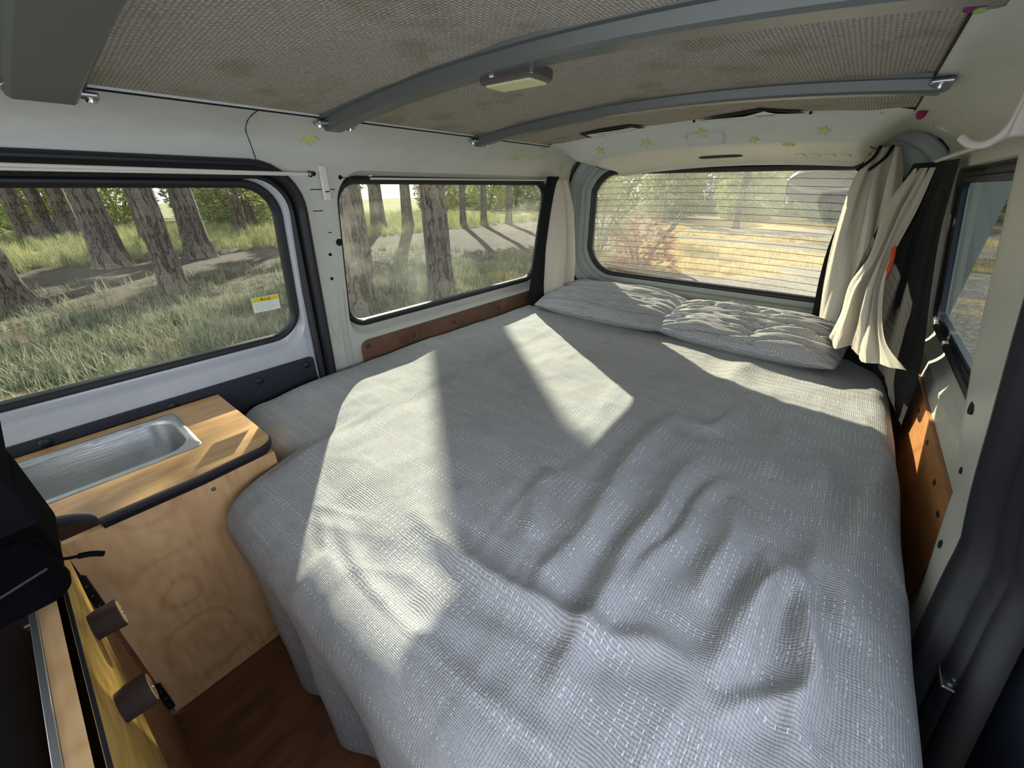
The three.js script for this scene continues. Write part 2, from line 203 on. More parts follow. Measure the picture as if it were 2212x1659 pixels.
// sliding door
const door = struct('door_1'), doorWin = { z0: -0.512, z1: 0.52, y0: -0.411, y1: 0.005 };
{
  const m = W(-1), out = roundRect(-0.545, 0.63, -0.96, 0.036, [0.05, 0.05, 0.1, 0.1], 8), win = roundRect(doorWin.z0, doorWin.z1, doorWin.y0, doorWin.y1, 0.075, 8);
  const winHole = roundRect(doorWin.z0 - 0.018, doorWin.z1 + 0.018, doorWin.y0 - 0.045, doorWin.y1 + 0.016, 0.085, 8);
  part(door, 'inner_panel', wallPanel(-1, out, [winHole], 0.012, 0.03), doorPaint);
  part(door, 'window_surround', crease(grid(5, winHole.length, (u, v) => { const k = Math.round(v * winHole.length) % winHole.length, a = winHole[k], b = win[k]; return m(lerp(a[0], b[0] + b[2] * 0.01, u), lerp(a[1], b[1] + b[3] * 0.01, u), 0.012 + 0.026 * Math.sin(u * Math.PI / 2)); }), 0.8), doorPaint);
  part(door, 'window_gasket', ring(win, [[0.014, 0.04], [0.014, 0.03], [0.008, 0.025], [0, 0.027], [-0.005, 0.034], [-0.006, 0.048]], m, 1), rubber);
  part(door, 'pane', skin(-1, win, 0.044), glassMat(dirtDoor));
  part(door, 'dust_film', skin(-1, win, 0.0465), filmDoor);
  const hole2 = roundRect(-0.576, 0.66, -0.98, 0.058, [0.05, 0.05, 0.12, 0.12], 8);
  part(door, 'weather_seal', ring(hole2, [[0.004, 0.03], [0.004, -0.006], [-0.002, -0.014], [-0.01, -0.016], [-0.017, -0.01], [-0.02, 0.0], [-0.022, 0.012], [-0.03, 0.006], [-0.038, 0.012], [-0.04, 0.03]], m, 1), rubber);
  const trim = part(door, 'trim_board', wallPanel(-1, roundRect(-0.53, 0.6, -0.93, -0.495, [0.02, 0.02, 0.012, 0.012], 4), [], 0.004, 0.011), blackTrim, 'black board across the lower door');
  for (const [z, y] of [[-0.505, -0.517], [-0.36, -0.522], [-0.15, -0.515], [0.08, -0.508], [0.3, -0.508]]) { const g = new THREE.SphereGeometry(0.011, 14, 8); g.scale(0.35, 1, 1); g.translate(...m(z, y, 0.003)); part(trim, 'rivet', g, darkPlastic); }
  // warning sticker on the glass, seen from behind
  const c = document.createElement('canvas'); c.width = 256; c.height = 140; const x = c.getContext('2d');
  x.fillStyle = '#e9ecdf'; x.fillRect(0, 0, 256, 140); x.fillStyle = '#e8cf24'; x.fillRect(8, 4, 244, 40);
  x.fillStyle = '#3c3606'; x.lineWidth = 4; x.strokeStyle = '#3c3606'; x.beginPath(); x.moveTo(146, 38); x.lineTo(176, 38); x.lineTo(161, 12); x.closePath(); x.stroke(); x.fillRect(159, 20, 4, 10); x.fillRect(159, 32, 4, 3);
  for (const [a, b, w, h] of [[84, 12, 22, 4], [84, 19, 22, 4], [84, 26, 22, 4], [84, 33, 22, 4], [84, 12, 4, 25], [102, 12, 4, 25], [116, 33, 24, 4], [126, 12, 4, 24], [126, 22, 12, 4], [118, 20, 4, 14]]) x.fillRect(a, b, w, h);
  x.fillStyle = '#c9cdc2'; for (let i = 0; i < 6; i++) x.fillRect(22, 56 + i * 13, 150 + 50 * hash(i, 4), 4);
  const ct = new THREE.CanvasTexture(c); ct.colorSpace = THREE.SRGBColorSpace;
  const pts = [[-0.404, -0.283], [-0.48, -0.285], [-0.476, -0.326], [-0.402, -0.326]], sg = grid(1, 1, (u, v) => m(lerp(-0.405, -0.479, u), lerp(-0.327, -0.283, v), 0.0425));
  one('window_sticker', sg, std(0xffffff, 0.6, { map: ct, side: THREE.DoubleSide }), 'small white sticker with a yellow warning band on the sliding door glass', 'sticker');
}

// right wall: window, post, and the front aperture with its seal
const rq = { z0: -1.85, z1: -1.0, y0: -0.385, y1: 0.04 };
const rightHole = roundRect(rq.z0 - 0.03, rq.z1 + 0.04, rq.y0 - 0.075, 0.048, [0.06, 0.03, 0.05, 0.06], 8);
const cabHole = [[-0.5, -0.97], [-0.57, -0.85], [-0.635, -0.705], [-0.67, -0.62], [-0.715, -0.5], [-0.735, -0.39], [-0.725, -0.25], [-0.71, -0.1], [-0.68, 0.0], [-0.62, 0.04], [0.55, 0.04], [0.6, -0.02], [0.6, -0.95], [0.52, -1.0], [-0.42, -1.0]];
function smooth(pts, n) { const c = new THREE.CatmullRomCurve3(pts.map((p) => new THREE.Vector3(p[0], p[1], 0)), true, 'centripetal'), o = []; for (let i = 0; i < n; i++) { const p = c.getPoint(i / n), t = c.getTangent(i / n); o.push([p.x, p.y, -t.y, t.x]); } return o; }
const cabPath = smooth(cabHole, 70);
const wallRight = struct('wall_right', wallPanel(1, [[-2.06, FLOOR - 0.03], [1.62, FLOOR - 0.03], [1.62, 0.06], [-2.06, 0.06]], [rightHole, cabPath, roundRect(0.78, 1.42, -0.4, 0.0, 0.08, 6)], 0, 0.05), paint);
{
  const m = W(1), g = struct('window_2'), path = roundRect(rq.z0, rq.z1, rq.y0, rq.y1, [0.05, 0.05, 0.05, 0.05], 8);
  part(g, 'flange', crease(grid(4, path.length, (u, v) => { const k = Math.round(v * path.length) % path.length, a = rightHole[k], b = path[k]; return m(lerp(a[0], b[0] + b[2] * 0.01, u), lerp(a[1], b[1] + b[3] * 0.01, u), 0.03 * Math.sin(u * Math.PI / 2)); }), 0.8), paint);
  part(g, 'gasket', ring(path, [[0.024, 0.034], [0.024, 0.022], [0.018, 0.016], [0.01, 0.016], [0.004, 0.02], [0.002, 0.027], [-0.004, 0.024], [-0.012, 0.026], [-0.014, 0.036]], m, 1), rubber);
  part(g, 'inner_frame', ring(path, [[-0.014, 0.036], [-0.014, 0.027], [-0.026, 0.027], [-0.028, 0.04]], m, 0.5), std(0x2c3440, 0.4));
  part(g, 'pane', skin(1, path, 0.036), glassMat(dirtDoor, 0xb9c4c4));
  // raised post skin with drilled holes, following the aperture
  const post = (u, v) => { const y = lerp(0.05, -0.95, v), at = (k) => { for (let i = 1; i < k.length; i++) if (y >= k[i][0]) return lerp(k[i - 1][1], k[i][1], (y - k[i - 1][0]) / (k[i][0] - k[i - 1][0])); return k[k.length - 1][1]; }, zf = at([[0.06, -0.67], [0, -0.683], [-0.1, -0.712], [-0.25, -0.728], [-0.39, -0.738], [-0.5, -0.718], [-0.62, -0.673], [-0.705, -0.638], [-0.85, -0.573], [-0.96, -0.51]]), zr = at([[0.06, -0.99], [-0.25, -0.99], [-0.38, -0.96], [-0.5, -0.875], [-0.6, -0.79], [-0.75, -0.72], [-0.96, -0.66]]); const a = u * 2 - 1, d = -0.026 * Math.pow(1 - a ** 6, 0.5); return m(lerp(zr, zf, u), y, d + 0.001); };
  const pg = part(wallRight, 'door_post', crease(grid(18, 40, post, (u, v) => [u * 0.15, v]), 0.9), paint);
  for (const [v, r] of [[0.36, 0.012], [0.46, 0.006], [0.57, 0.007]]) { const a = post(0.4, v); part(pg, 'drilled_hole', cyl([a[0] + 0.004, a[1], a[2]], [a[0] - 0.0015, a[1], a[2]], r), hole); }
  part(wallRight, 'door_seal', ring(cabPath, [[0.0, 0.03], [0.0, -0.028], [-0.006, -0.036], [-0.022, -0.038], [-0.032, -0.028], [-0.036, -0.012], [-0.04, -0.006], [-0.05, -0.012], [-0.058, -0.006], [-0.062, 0.004], [-0.07, 0.0], [-0.078, 0.006], [-0.08, 0.03]], m, 1), std(0x0f1016, 0.5));
  // front door seen through the aperture
  const d2 = struct('door_2');
  part(d2, 'door_trim', wallPanel(1, [[-0.84, FLOOR], [0.64, FLOOR], [0.64, -0.36], [-0.84, -0.36]], [], 0.05, 0.075, 0.2), std(0x262a36, 0.5, { bumpMap: paintBump, bumpScale: 0.001 }));
  part(d2, 'trim_lip', wallPanel(1, roundRect(-0.72, 0.5, -0.8, -0.5, 0.06, 4), [], 0.042, 0.05, 0.2), std(0x2e3342, 0.5));
  part(d2, 'pane', skin(1, [[-0.86, -0.36], [0.64, -0.36], [0.64, 0.07], [-0.86, 0.07]], 0.055), glassMat(dirtDoor, 0x9aa4a4));
}
struct('step_well', box(0.0, 0.35, FLOOR, FLOOR + 0.02, -0.7, 0.6, 0.004), darkPlastic);

// tailgate: inner frame, stepped mouldings, pane with heater lines
const rg = { x0: -1.078, x1: 0.088, y0: -0.412, y1: 0.078 }, RZ = -2.0;
const rearPath = roundRect(rg.x0, rg.x1, rg.y0, rg.y1, [0.14, 0.14, 0.1, 0.1], 10).map(([x, y, a, b]) => { const t = (x + 0.495) / 0.583; return [x, y + (b > 0.2 ? -0.02 * t * t : b < -0.2 ? 0.012 * t * t : 0), a, b]; });
{
  const m = (x, y, d) => [x, y, RZ + d], bow = (x) => 0.05 * (1 - ((x + 0.495) / 0.75) ** 2); // the tailgate bows outwards in the middle
  const mb = (x, y, d) => [x, y, RZ + d - bow(x) + 0.03];
  const s = toShape([[-1.33, FLOOR - 0.03], [0.33, FLOOR - 0.03], [0.33, 0.24], [-1.33, 0.24]]); s.holes.push(toShape(rearPath.map(([x, y, a, b]) => [x + a * 0.06, y + b * 0.06]), true));
  let g = new THREE.ExtrudeGeometry(s, { depth: 0.03, bevelEnabled: false }); g = new TessellateModifier(0.1, 6).modify(g.index ? g.toNonIndexed() : g);
  const p = g.attributes.position; for (let i = 0; i < p.count; i++) p.setXYZ(i, ...mb(p.getX(i), p.getY(i), p.getZ(i) - 0.03)); g.computeVertexNormals();
  const rear = struct('wall_rear', crease(g, 0.5), trimGrey);
  part(rear, 'tailgate_moulding', ring(rearPath, [[0.122, -0.005], [0.12, 0.036], [0.114, 0.042], [0.1, 0.044], [0.082, 0.04], [0.076, 0.02], [0.072, 0.018], [0.05, 0.02], [0.042, 0.016], [0.036, -0.002], [0.028, -0.006], [0.012, -0.01]], mb, 0.32), trimGrey);
  part(rear, 'tailgate_seal', ring(rearPath, [[0.14, 0.0], [0.14, 0.04], [0.135, 0.048], [0.128, 0.048], [0.122, 0.04], [0.121, 0.0]], mb, 1), rubber);
  const win = struct('window_3');
  part(win, 'gasket', ring(rearPath, [[0.016, -0.03], [0.016, -0.008], [0.01, -0.003], [0.002, -0.005], [-0.006, -0.014], [-0.007, -0.03]], mb, 1), rubber);
  const inner = rearPath.map(([x, y]) => [x, y]), sh = toShape(inner); let pg = new TessellateModifier(0.15, 6).modify(new THREE.ShapeGeometry(sh).toNonIndexed());
  const pp = pg.attributes.position, uv = new Float32Array(pp.count * 2); for (let i = 0; i < pp.count; i++) { const x = pp.getX(i), y = pp.getY(i); uv[2 * i] = x; uv[2 * i + 1] = y; pp.setXYZ(i, ...mb(x, y, -0.02)); } pg.setAttribute('uv', new THREE.BufferAttribute(uv, 2)); pg.computeVertexNormals();
  part(win, 'pane', crease(pg, 1), glassMat(dirtRear, 0xe4e6dc));
  part(win, 'dust_film', crease(pg, 1).clone().translate(0, 0, -0.003), filmRear);
  const lm = std(0x2b2620, 0.7);
  for (let i = 0; i < 17; i++) { const y = 0.062 - i * 0.0272, inset = y > -0.02 ? 0.02 : y < -0.3 ? 0.05 : 0.012; part(win, 'heater_line', tube([-1.0, -0.8, -0.5, -0.2, 0].map((t) => { const x = lerp(rg.x0 + inset, rg.x1 - inset, t + 1); return mb(x, y - 0.012 * ((x + 0.495) / 0.58) ** 2, -0.0165); }), 0.0009, 20, 4), lm); }
  // header panel between headliner and tailgate
  const prof = [[-1.48, 0.012], [-1.5, -0.004], [-1.508, -0.012], [-1.53, -0.034], [-1.555, -0.054], [-1.57, -0.064], [-1.62, -0.07], [-1.7, -0.076], [-1.8, -0.084], [-1.9, -0.091], [-1.96, -0.097], [-1.975, -0.11]];
  const hdY = (x, o) => { const t = Math.abs((x + 0.495) / 0.53), k = 1 - ss(0.8, 1.03, t); return arch(clamp(x, -1.05, 0.06)) + o * k - 0.002 * (1 - k); };
  const hd = struct('trim_3', crease(grid(60, prof.length - 1, (u, v) => { const x = lerp(-1.05, 0.065, u), q = prof[Math.round(v * (prof.length - 1))]; return [x, hdY(x, q[1]), q[0]]; }, (u, v) => [u * 1.3, v * 0.5]), 0.5), paint);
  const hy = (x, z) => { for (let i = 1; i < prof.length; i++) if (z >= prof[i][0]) { const t = (z - prof[i - 1][0]) / (prof[i][0] - prof[i - 1][0]); return hdY(x, lerp(prof[i - 1][1], prof[i][1], t)); } return 0.1; };
  const under = (x0, x1, z0, z1, r, d) => { const g = new TessellateModifier(0.04, 4).modify(new THREE.ExtrudeGeometry(toShape(roundRect(x0, x1, z0, z1, r, 5)), { depth: d, bevelEnabled: false })), p = g.attributes.position; for (let i = 0; i < p.count; i++) { const x = p.getX(i), z = p.getY(i); p.setXYZ(i, x, hy(x, z) + 0.001 - p.getZ(i), z); } g.computeVertexNormals(); return crease(g, 0.5); };
  part(hd, 'vent_slot', under(-0.54, -0.39, -1.835, -1.775, 0.028, 0.0025), hole);
  for (const x of [-0.215, -0.172, -0.13, -0.09]) part(hd, 'pressed_stud', under(x - 0.013, x + 0.013, -1.86, -1.79, 0.012, 0.004), paint);
  part(hd, 'pressed_recess', ring(roundRect(-0.51, -0.4, -1.565, -1.532, 0.008, 4), [[0.005, 0], [0.003, -0.004], [0.0005, -0.003], [-0.002, 0.001]], (x, z, d) => [x, hy(x, z) + d * 0.75 - 0.0005, z - d * 0.65], 1), paint);
  for (const x of [-0.93, -0.03]) part(hd, 'panel_seam', tube([[x, hy(x, -1.5) - 0.001, -1.5], [x - Math.sign(x + 0.5) * 0.01, hy(x, -1.7) - 0.001, -1.7], [x + Math.sign(x + 0.5) * 0.02, hy(x, -1.86) - 0.001, -1.86]], 0.0012, 20, 5), hole);
}
// cab front: windscreen opening and its pane
{
  const s = toShape([[-1.33, FLOOR - 0.03], [0.33, FLOOR - 0.03], [0.33, 0.24], [-1.33, 0.24]]); s.holes.push(toShape(roundRect(-1.16, 0.16, -0.45, 0.12, 0.1, 6), true));
  const g = new THREE.ExtrudeGeometry(s, { depth: 0.05, bevelEnabled: false }); g.translate(0, 0, 1.6);
  const wf = struct('wall_front', g, darkPlastic);
  const w4 = struct('window_4'); part(w4, 'pane', new THREE.PlaneGeometry(1.34, 0.6).translate(-0.5, -0.165, 1.625), glassClear);
}

// ---------------------------------------------------------------- roof bows, lamp, hooks
function bow(z, wz, name, label) {
  const t = thing(name, label, 'roof bow', [0, 0, z], 'roof bows'), x0 = -1.03, x1 = 0.045;
  const prof = [[-wz - 0.012, 0.004], [-wz - 0.01, -0.002], [-wz, -0.003], [-wz + 0.003, -0.018], [-wz + 0.008, -0.022], [wz - 0.008, -0.022], [wz - 0.003, -0.018], [wz, -0.003], [wz + 0.01, -0.002], [wz + 0.012, 0.004]];
  part(t, 'channel', crease(grid(prof.length - 1, 60, (u, v) => { const x = lerp(x0, x1, v), q = prof[Math.round(u * (prof.length - 1))]; return [x, arch(x) - 0.001 + q[1], q[0]]; }, (u, v) => [u * 0.1, v]), 0.5), ribPaint);
  for (const [x, s] of [[-1.022, -1], [0.04, 1]]) {
    const y = arch(x), b = part(t, 'bracket', merge(box(x - 0.012, x + 0.02, y - 0.014, y - 0.006, -wz - 0.022, wz + 0.022, 0.004)), steel);
    for (const zz of [-wz - 0.012, wz + 0.012]) part(b, 'bolt', merge(cyl([x + 0.003, y - 0.012, zz], [x + 0.003, y - 0.02, zz], 0.008, 0.007, 6), cyl([x + 0.003, y - 0.012, zz], [x + 0.003, y - 0.0155, zz], 0.0115)), steel);
  }
  return t;
}
bow(-0.125, 0.042, 'roof_bow', 'wide grey steel roof bow nearest the camera at the top left');
bow(-0.6, 0.026, 'roof_bow', 'grey steel roof bow that carries the small dome lamp');
bow(-1.1, 0.022, 'roof_bow', 'grey steel roof bow nearest the rear window');
{
  const t = thing('dome_lamp', 'small dark framed lamp with a cream lens under the roof bow', 'lamp', [-0.505, 0.167, -0.635]);
  part(t, 'housing', box(-0.056, 0.056, -0.014, 0.006, -0.03, 0.03, 0.006), phy(0x4b4440, 0.35, { clearcoat: 0.5 }));
  part(t, 'lens', box(-0.046, 0.046, -0.0165, -0.012, -0.024, 0.024, 0.004), phy(0xded9a0, 0.4, { bumpMap: clothBump, bumpScale: 0.001 }));
  part(t, 'switch', box(-0.03, -0.022, -0.006, 0.0, 0.029, 0.033, 0.001), whitePlastic);
}
// curtain rods
const eye = (p) => new THREE.TorusGeometry(0.006, 0.0018, 6, 14).rotateY(Math.PI / 2).translate(...p);
{
  let t = thing('curtain_rod', 'pair of thin white curtain rods across the sliding door window', 'curtain rod');
  part(t, 'rod', cyl([-1.166, 0.039, 0.64], [-1.166, 0.032, -0.585], 0.0035), creamPaint); part(t, 'rod', cyl([-1.17, 0.028, 0.64], [-1.17, 0.03, -0.585], 0.003), creamPaint);
  part(t, 'eye_hook', merge(eye([-1.168, 0.032, -0.592]), cyl([-1.168, 0.034, -0.598], [-1.189, 0.036, -0.613], 0.002)), darkSteel);
  t = thing('curtain_rod', 'single white curtain rod along the top of the rear quarter window', 'curtain rod');
  part(t, 'rod', cyl([-1.172, 0.024, -0.775], [-1.165, 0.03, -1.8], 0.003), creamPaint);
  part(t, 'wire', tube([[-1.19, 0.026, -0.69], [-1.18, 0.023, -0.73], [-1.172, 0.024, -0.78]], 0.0012, 10, 5), darkSteel);
  t = thing('curtain_rod', 'white curtain rod along the top of the right side window', 'curtain rod');
  part(t, 'rod', cyl([0.12, 0.066, -1.86], [0.135, 0.066, -0.9], 0.0045), creamPaint);
  t = thing('wall_clip', 'long white plastic clip on the post between the left windows', 'clip', [-1.189, 0.0, -0.637]);
  part(t, 'clip_body', box(0, 0.009, -0.033, 0.055, -0.011, 0.011, 0.005), whitePlastic);
  part(t, 'spring_tab', box(0.009, 0.011, -0.012, -0.009, -0.006, 0.006, 0.0008), darkSteel);
  t = thing('coat_hook', 'white plastic coat hook beside the right window post', 'hook');
  part(t, 'hook_arm', tube([[0.125, 0.115, -0.9], [0.122, 0.07, -0.905], [0.11, 0.055, -0.92], [0.095, 0.057, -0.94], [0.085, 0.066, -0.955]], 0.0052, 20, 10), whitePlastic);
  part(t, 'base_plate', box(0.122, 0.15, 0.06, 0.13, -0.912, -0.885, 0.005), whitePlastic);
}

// ---------------------------------------------------------------- stickers, pockets and marks overhead
{
  const starShape = (R) => { const s = new THREE.Shape(); for (let i = 0; i < 10; i++) { const r = i % 2 ? R * 0.42 : R, a = i * Math.PI / 5 + Math.PI / 2; i ? s.lineTo(r * Math.cos(a), r * Math.sin(a)) : s.moveTo(r * Math.cos(a), r * Math.sin(a)); } s.closePath(); return s; };
  const lime = std(0xb9c07a, 0.5);
  const star = (p, n, R, turn, label) => { const g = new THREE.ExtrudeGeometry(starShape(R), { depth: 0.002, bevelEnabled: true, bevelSize: 0.0008, bevelThickness: 0.0008, bevelSegments: 1 }); g.rotateZ(turn); g.applyQuaternion(new THREE.Quaternion().setFromUnitVectors(new THREE.Vector3(0, 0, 1), V(n).normalize())); g.translate(...p); one('star_sticker', g, lime, label, 'sticker', 'glow star stickers'); };
  star([-1.152, 0.114, -0.601], [0.75, -0.65, 0], 0.026, 0.2, 'large pale green star sticker above the white wall clip');
  star([-1.152, 0.114, -1.463], [0.7, -0.7, 0], 0.024, 0.5, 'pale green star sticker above the rear quarter window, leftmost of three');
  star([-1.137, 0.12, -1.611], [0.5, -0.85, 0], 0.016, 0.1, 'small pale green star sticker above the rear quarter window, middle of three');
  star([-1.175, 0.089, -1.829], [0.9, -0.4, 0], 0.02, 0.4, 'pale green star sticker just above the left rear curtain');
  const H = [[-0.821, 0.125, -1.54, 0.019, 'leftmost pale green star sticker on the panel over the rear window'], [-0.648, 0.139, -1.54, 0.021, 'second pale green star sticker from the left over the rear window'], [-0.464, 0.155, -1.529, 0.02, 'pale green star sticker beside the pressed recess over the rear window'], [-0.314, 0.131, -1.558, 0.014, 'small pale green star sticker right of the black vent slot'], [-0.224, 0.1165, -1.594, 0.017, 'pale green star sticker nearest the row of pressed studs'], [-0.142, 0.141, -1.537, 0.016, 'rightmost pale green star sticker over the rear window']];
  H.forEach(([x, y, z, R, l], i) => star([x, y - 0.0005, z + 0.0005], i === 4 ? [0, -0.95, 0.3] : [0, -0.72, 0.69], R, i * 0.7, l));
  const flatShape = (pts, dy, extra = 0) => { const s = toShape(pts), g = new TessellateModifier(0.03, 5).modify(new THREE.ShapeGeometry(s).toNonIndexed()), p = g.attributes.position, uv = new Float32Array(p.count * 2), xs = pts.map((q) => q[0]), zs = pts.map((q) => q[1]), x0 = Math.min(...xs), x1 = Math.max(...xs), z0 = Math.min(...zs), z1 = Math.max(...zs); for (let i = 0; i < p.count; i++) { const x = p.getX(i), z = p.getY(i), a = (x - x0) / (x1 - x0), b = (z - z0) / (z1 - z0); uv[2 * i] = a; uv[2 * i + 1] = 1 - b; p.setXYZ(i, x, arch(x) - dy - extra * Math.sin(Math.PI * a) * Math.sin(Math.PI * b), z); } g.setAttribute('uv', new THREE.BufferAttribute(uv, 2)); g.computeVertexNormals(); return crease(g, 1); };
  const print = (f) => { const c = document.createElement('canvas'); c.width = 512; c.height = 128; f(c.getContext('2d')); const t = new THREE.CanvasTexture(c); t.colorSpace = THREE.SRGBColorSpace; return std(0xffffff, 0.7, { map: t, side: THREE.DoubleSide }); };
  let t = thing('ceiling_pocket', 'slit in the headliner with a printed white card and red edging', 'pocket');
  part(t, 'mouth', flatShape([[-0.825, -1.385], [-0.645, -1.4], [-0.63, -1.485], [-0.84, -1.485]], 0.0045), std(0x1c1310, 0.95));
  part(t, 'card', flatShape([[-0.81, -1.41], [-0.655, -1.425], [-0.65, -1.485], [-0.825, -1.488]], 0.006, 0.006), print((x) => { x.fillStyle = '#dcd6cb'; x.fillRect(0, 0, 512, 128); x.fillStyle = '#7c3326'; x.fillRect(0, 0, 512, 7); x.fillRect(0, 0, 8, 128); x.fillStyle = '#b9c0c4'; x.fillRect(14, 14, 80, 40); x.fillStyle = '#2a2522'; x.font = 'bold 52px serif'; x.fillText('BE', 128, 58); x.fillStyle = '#6b625c'; for (let i = 0; i < 9; i++) x.fillRect(270 + i * 24, 20 + 8 * hash(i, 2), 12, 30); for (let i = 0; i < 26; i++) x.fillRect(130 + i * 14, 84, 8, 16); }));
  t = thing('ceiling_pocket', 'torn slit in the headliner showing a white and blue paper', 'pocket');
  part(t, 'mouth', flatShape([[-0.47, -1.485], [-0.4, -1.44], [-0.28, -1.38], [-0.2, -1.44], [-0.19, -1.487]], 0.0045), std(0x1c1310, 0.95));
  part(t, 'paper', flatShape([[-0.45, -1.488], [-0.38, -1.462], [-0.275, -1.4], [-0.235, -1.45], [-0.2, -1.488]], 0.006, 0.006), print((x) => { x.fillStyle = '#dfe2dd'; x.fillRect(0, 0, 512, 128); x.fillStyle = '#7fa3bd'; x.beginPath(); x.moveTo(330, 10); x.lineTo(420, 70); x.lineTo(300, 90); x.closePath(); x.fill(); x.fillStyle = '#1d2a44'; x.fillRect(372, 44, 22, 14); x.strokeStyle = '#a9b9c2'; x.lineWidth = 4; for (let i = 0; i < 7; i++) { x.beginPath(); x.moveTo(90 + i * 26, 118); x.lineTo(170 + i * 24, 74); x.stroke(); } }));
  for (const [x, z] of [[-0.478, -1.482], [-0.28, -1.372], [-0.178, -1.48]]) part(t, 'pin', new THREE.SphereGeometry(0.004, 10, 8).translate(x, arch(x) - 0.005, z), darkSteel);
  const blob = new THREE.SphereGeometry(0.014, 16, 12).scale(0.7, 0.9, 0.9).translate(0.046, 0.158, -1.495);
  one('felt_ball', blob, std(0x8a1f58, 0.9), 'magenta felt ball at the rear right corner of the headliner', 'ball');
  t = thing('felt_flower', 'magenta and green felt flower at the right edge of the headliner', 'flower', [0.036, 0.16, -0.69]);
  for (let i = 0; i < 5; i++) { const a = i * 1.2566; part(t, 'petal', new THREE.SphereGeometry(0.007, 12, 8).scale(1, 0.4, 1).translate(0.008 * Math.cos(a), 0, 0.008 * Math.sin(a)), std(0x6e1c50, 0.9)); }
  part(t, 'centre', new THREE.SphereGeometry(0.006, 12, 8).scale(1, 0.5, 1).translate(0, -0.003, 0), std(0x86a35a, 0.9));
  const cl = scene.getObjectByName('trim_1'), cr = scene.getObjectByName('trim_2');
  part(cl, 'panel_seam', tube([[-1.184, 0.056, -0.473], [-1.182, 0.076, -0.47], [-1.171, 0.098, -0.463], [-1.149, 0.1165, -0.452], [-1.109, 0.1305, -0.444], [-1.06, 0.1385, -0.438], [-1.02, 0.1415, -0.434]], 0.0011, 40, 5), hole);
  for (const pts of [[[0.116, 0.141, -1.62], [0.108, 0.1455, -1.7], [0.1, 0.1495, -1.77]], [[0.128, 0.134, -1.66], [0.118, 0.14, -1.72], [0.109, 0.145, -1.78]], [[0.086, 0.154, -1.72], [0.1, 0.1495, -1.76], [0.125, 0.136, -1.75]], [[0.08, 0.156, -1.68], [0.098, 0.1502, -1.735], [0.12, 0.139, -1.73]], [[0.11, 0.1445, -1.42], [0.105, 0.147, -1.48], [0.102, 0.149, -1.53]], [[0.05, 0.163, -1.12], [0.052, 0.1625, -1.17], [0.05, 0.163, -1.22]]]) part(cr, 'scratch', tube(pts, 0.0016, 10, 5), creamPaint);
}
// ---------------------------------------------------------------- wood side boards
{
  let t = thing('side_board', 'brown stained hardboard strip under the rear quarter window', 'board'); const m = W(-1);
  part(t, 'board', wallPanel(-1, roundRect(-1.93, -0.7, -0.72, -0.493, [0.01, 0.01, 0.03, 0.01], 5), [], -0.006, -0.001, 0.2), hardboard);
  for (const [z, y] of [[-0.725, -0.515], [-0.93, -0.53], [-1.15, -0.53], [-1.45, -0.53]]) { const g = new THREE.SphereGeometry(0.01, 14, 8); g.scale(0.35, 1, 1); g.translate(...m(z, y, -0.006)); part(t, 'rivet', g, std(0x4a3226, 0.6)); }
  t = thing('side_board', 'orange plywood board between the bed and the right wall', 'board'); const q = W(1);
  part(t, 'board', wallPanel(1, roundRect(-1.95, -0.86, -0.95, -0.505, 0.012, 4), [], -0.008, -0.001, 0.2), orangePly);
  for (const [z, y] of [[-1.62, -0.54], [-1.4, -0.535], [-1.2, -0.53], [-1.03, -0.535], [-0.93, -0.545]]) part(t, 'screw_slot', box(wallX(1, y) - 0.0095, wallX(1, y) - 0.0075, y - 0.004, y + 0.004, z - 0.008, z + 0.008, 0.001), darkSteel);
}

// ---------------------------------------------------------------- bed
const F = [ // creases: plan points [x, z], height, width
  [[[-.72, -.26], [-.59, -.22], [-.47, -.19], [-.38, -.18], [-.31, -.18], [-.23, -.18], [-.15, -.19], [-.08, -.2]], .005, .012],
  [[[-.51, -.33], [-.42, -.31], [-.37, -.31], [-.28, -.31], [-.21, -.32], [-.15, -.33], [-.12, -.33], [-.05, -.37], [0, -.37]], .011, .016],
  [[[-.79, -.27], [-.61, -.2], [-.5, -.16], [-.41, -.15], [-.31, -.15], [-.23, -.15], [-.17, -.16]], .006, .011],
  [[[-.24, -.99], [-.25, -.89], [-.25, -.76], [-.24, -.62], [-.22, -.48], [-.23, -.38], [-.24, -.34]], .011, .02],
  [[[-.13, -.85], [-.14, -.73], [-.14, -.6], [-.15, -.49], [-.14, -.39], [-.14, -.3], [-.13, -.22]], .012, .017],
  [[[-.07, -.79], [-.09, -.69], [-.09, -.59], [-.11, -.49], [-.11, -.41]], .009, .014],
  [[[-.11, -1.18], [-.12, -1.03], [-.15, -.96], [-.21, -.98]], .008, .02],
  [[[.07, -.66], [.06, -.59], [.03, -.5], [.02, -.43], [.02, -.37]], .012, .016],
  [[[.07, -.63], [.09, -.57], [.1, -.51], [.11, -.45], [.1, -.39], [.11, -.35]], .015, .013],
  [[[.09, -1.03], [.1, -.81], [.1, -.65], [.09, -.58]], .011, .02],
  [[[.21, -1.13], [.17, -.92], [.15, -.77], [.14, -.65], [.14, -.54]], .015, .024],
  [[[-.12, -1.26], [-.17, -1.4], [-.14, -1.54]], .006, .035],
  [[[-.38, -.59], [-.34, -.49], [-.29, -.41]], .009, .018],
  [[[.04, -.66], [.04, -.57], [.04, -.5], [.04, -.44], [.04, -.4]], .009, .013],
  [[[.03, -.33], [.07, -.38], [.1, -.42]], .010, .014],
  [[[-.04, -.74], [-.02, -.63], [-.03, -.53], [-.03, -.47]], .009, .014],
  [[[-.02, -1.2], [0, -1.1], [-.01, -.95], [0, -.85]], .009, .022],
];
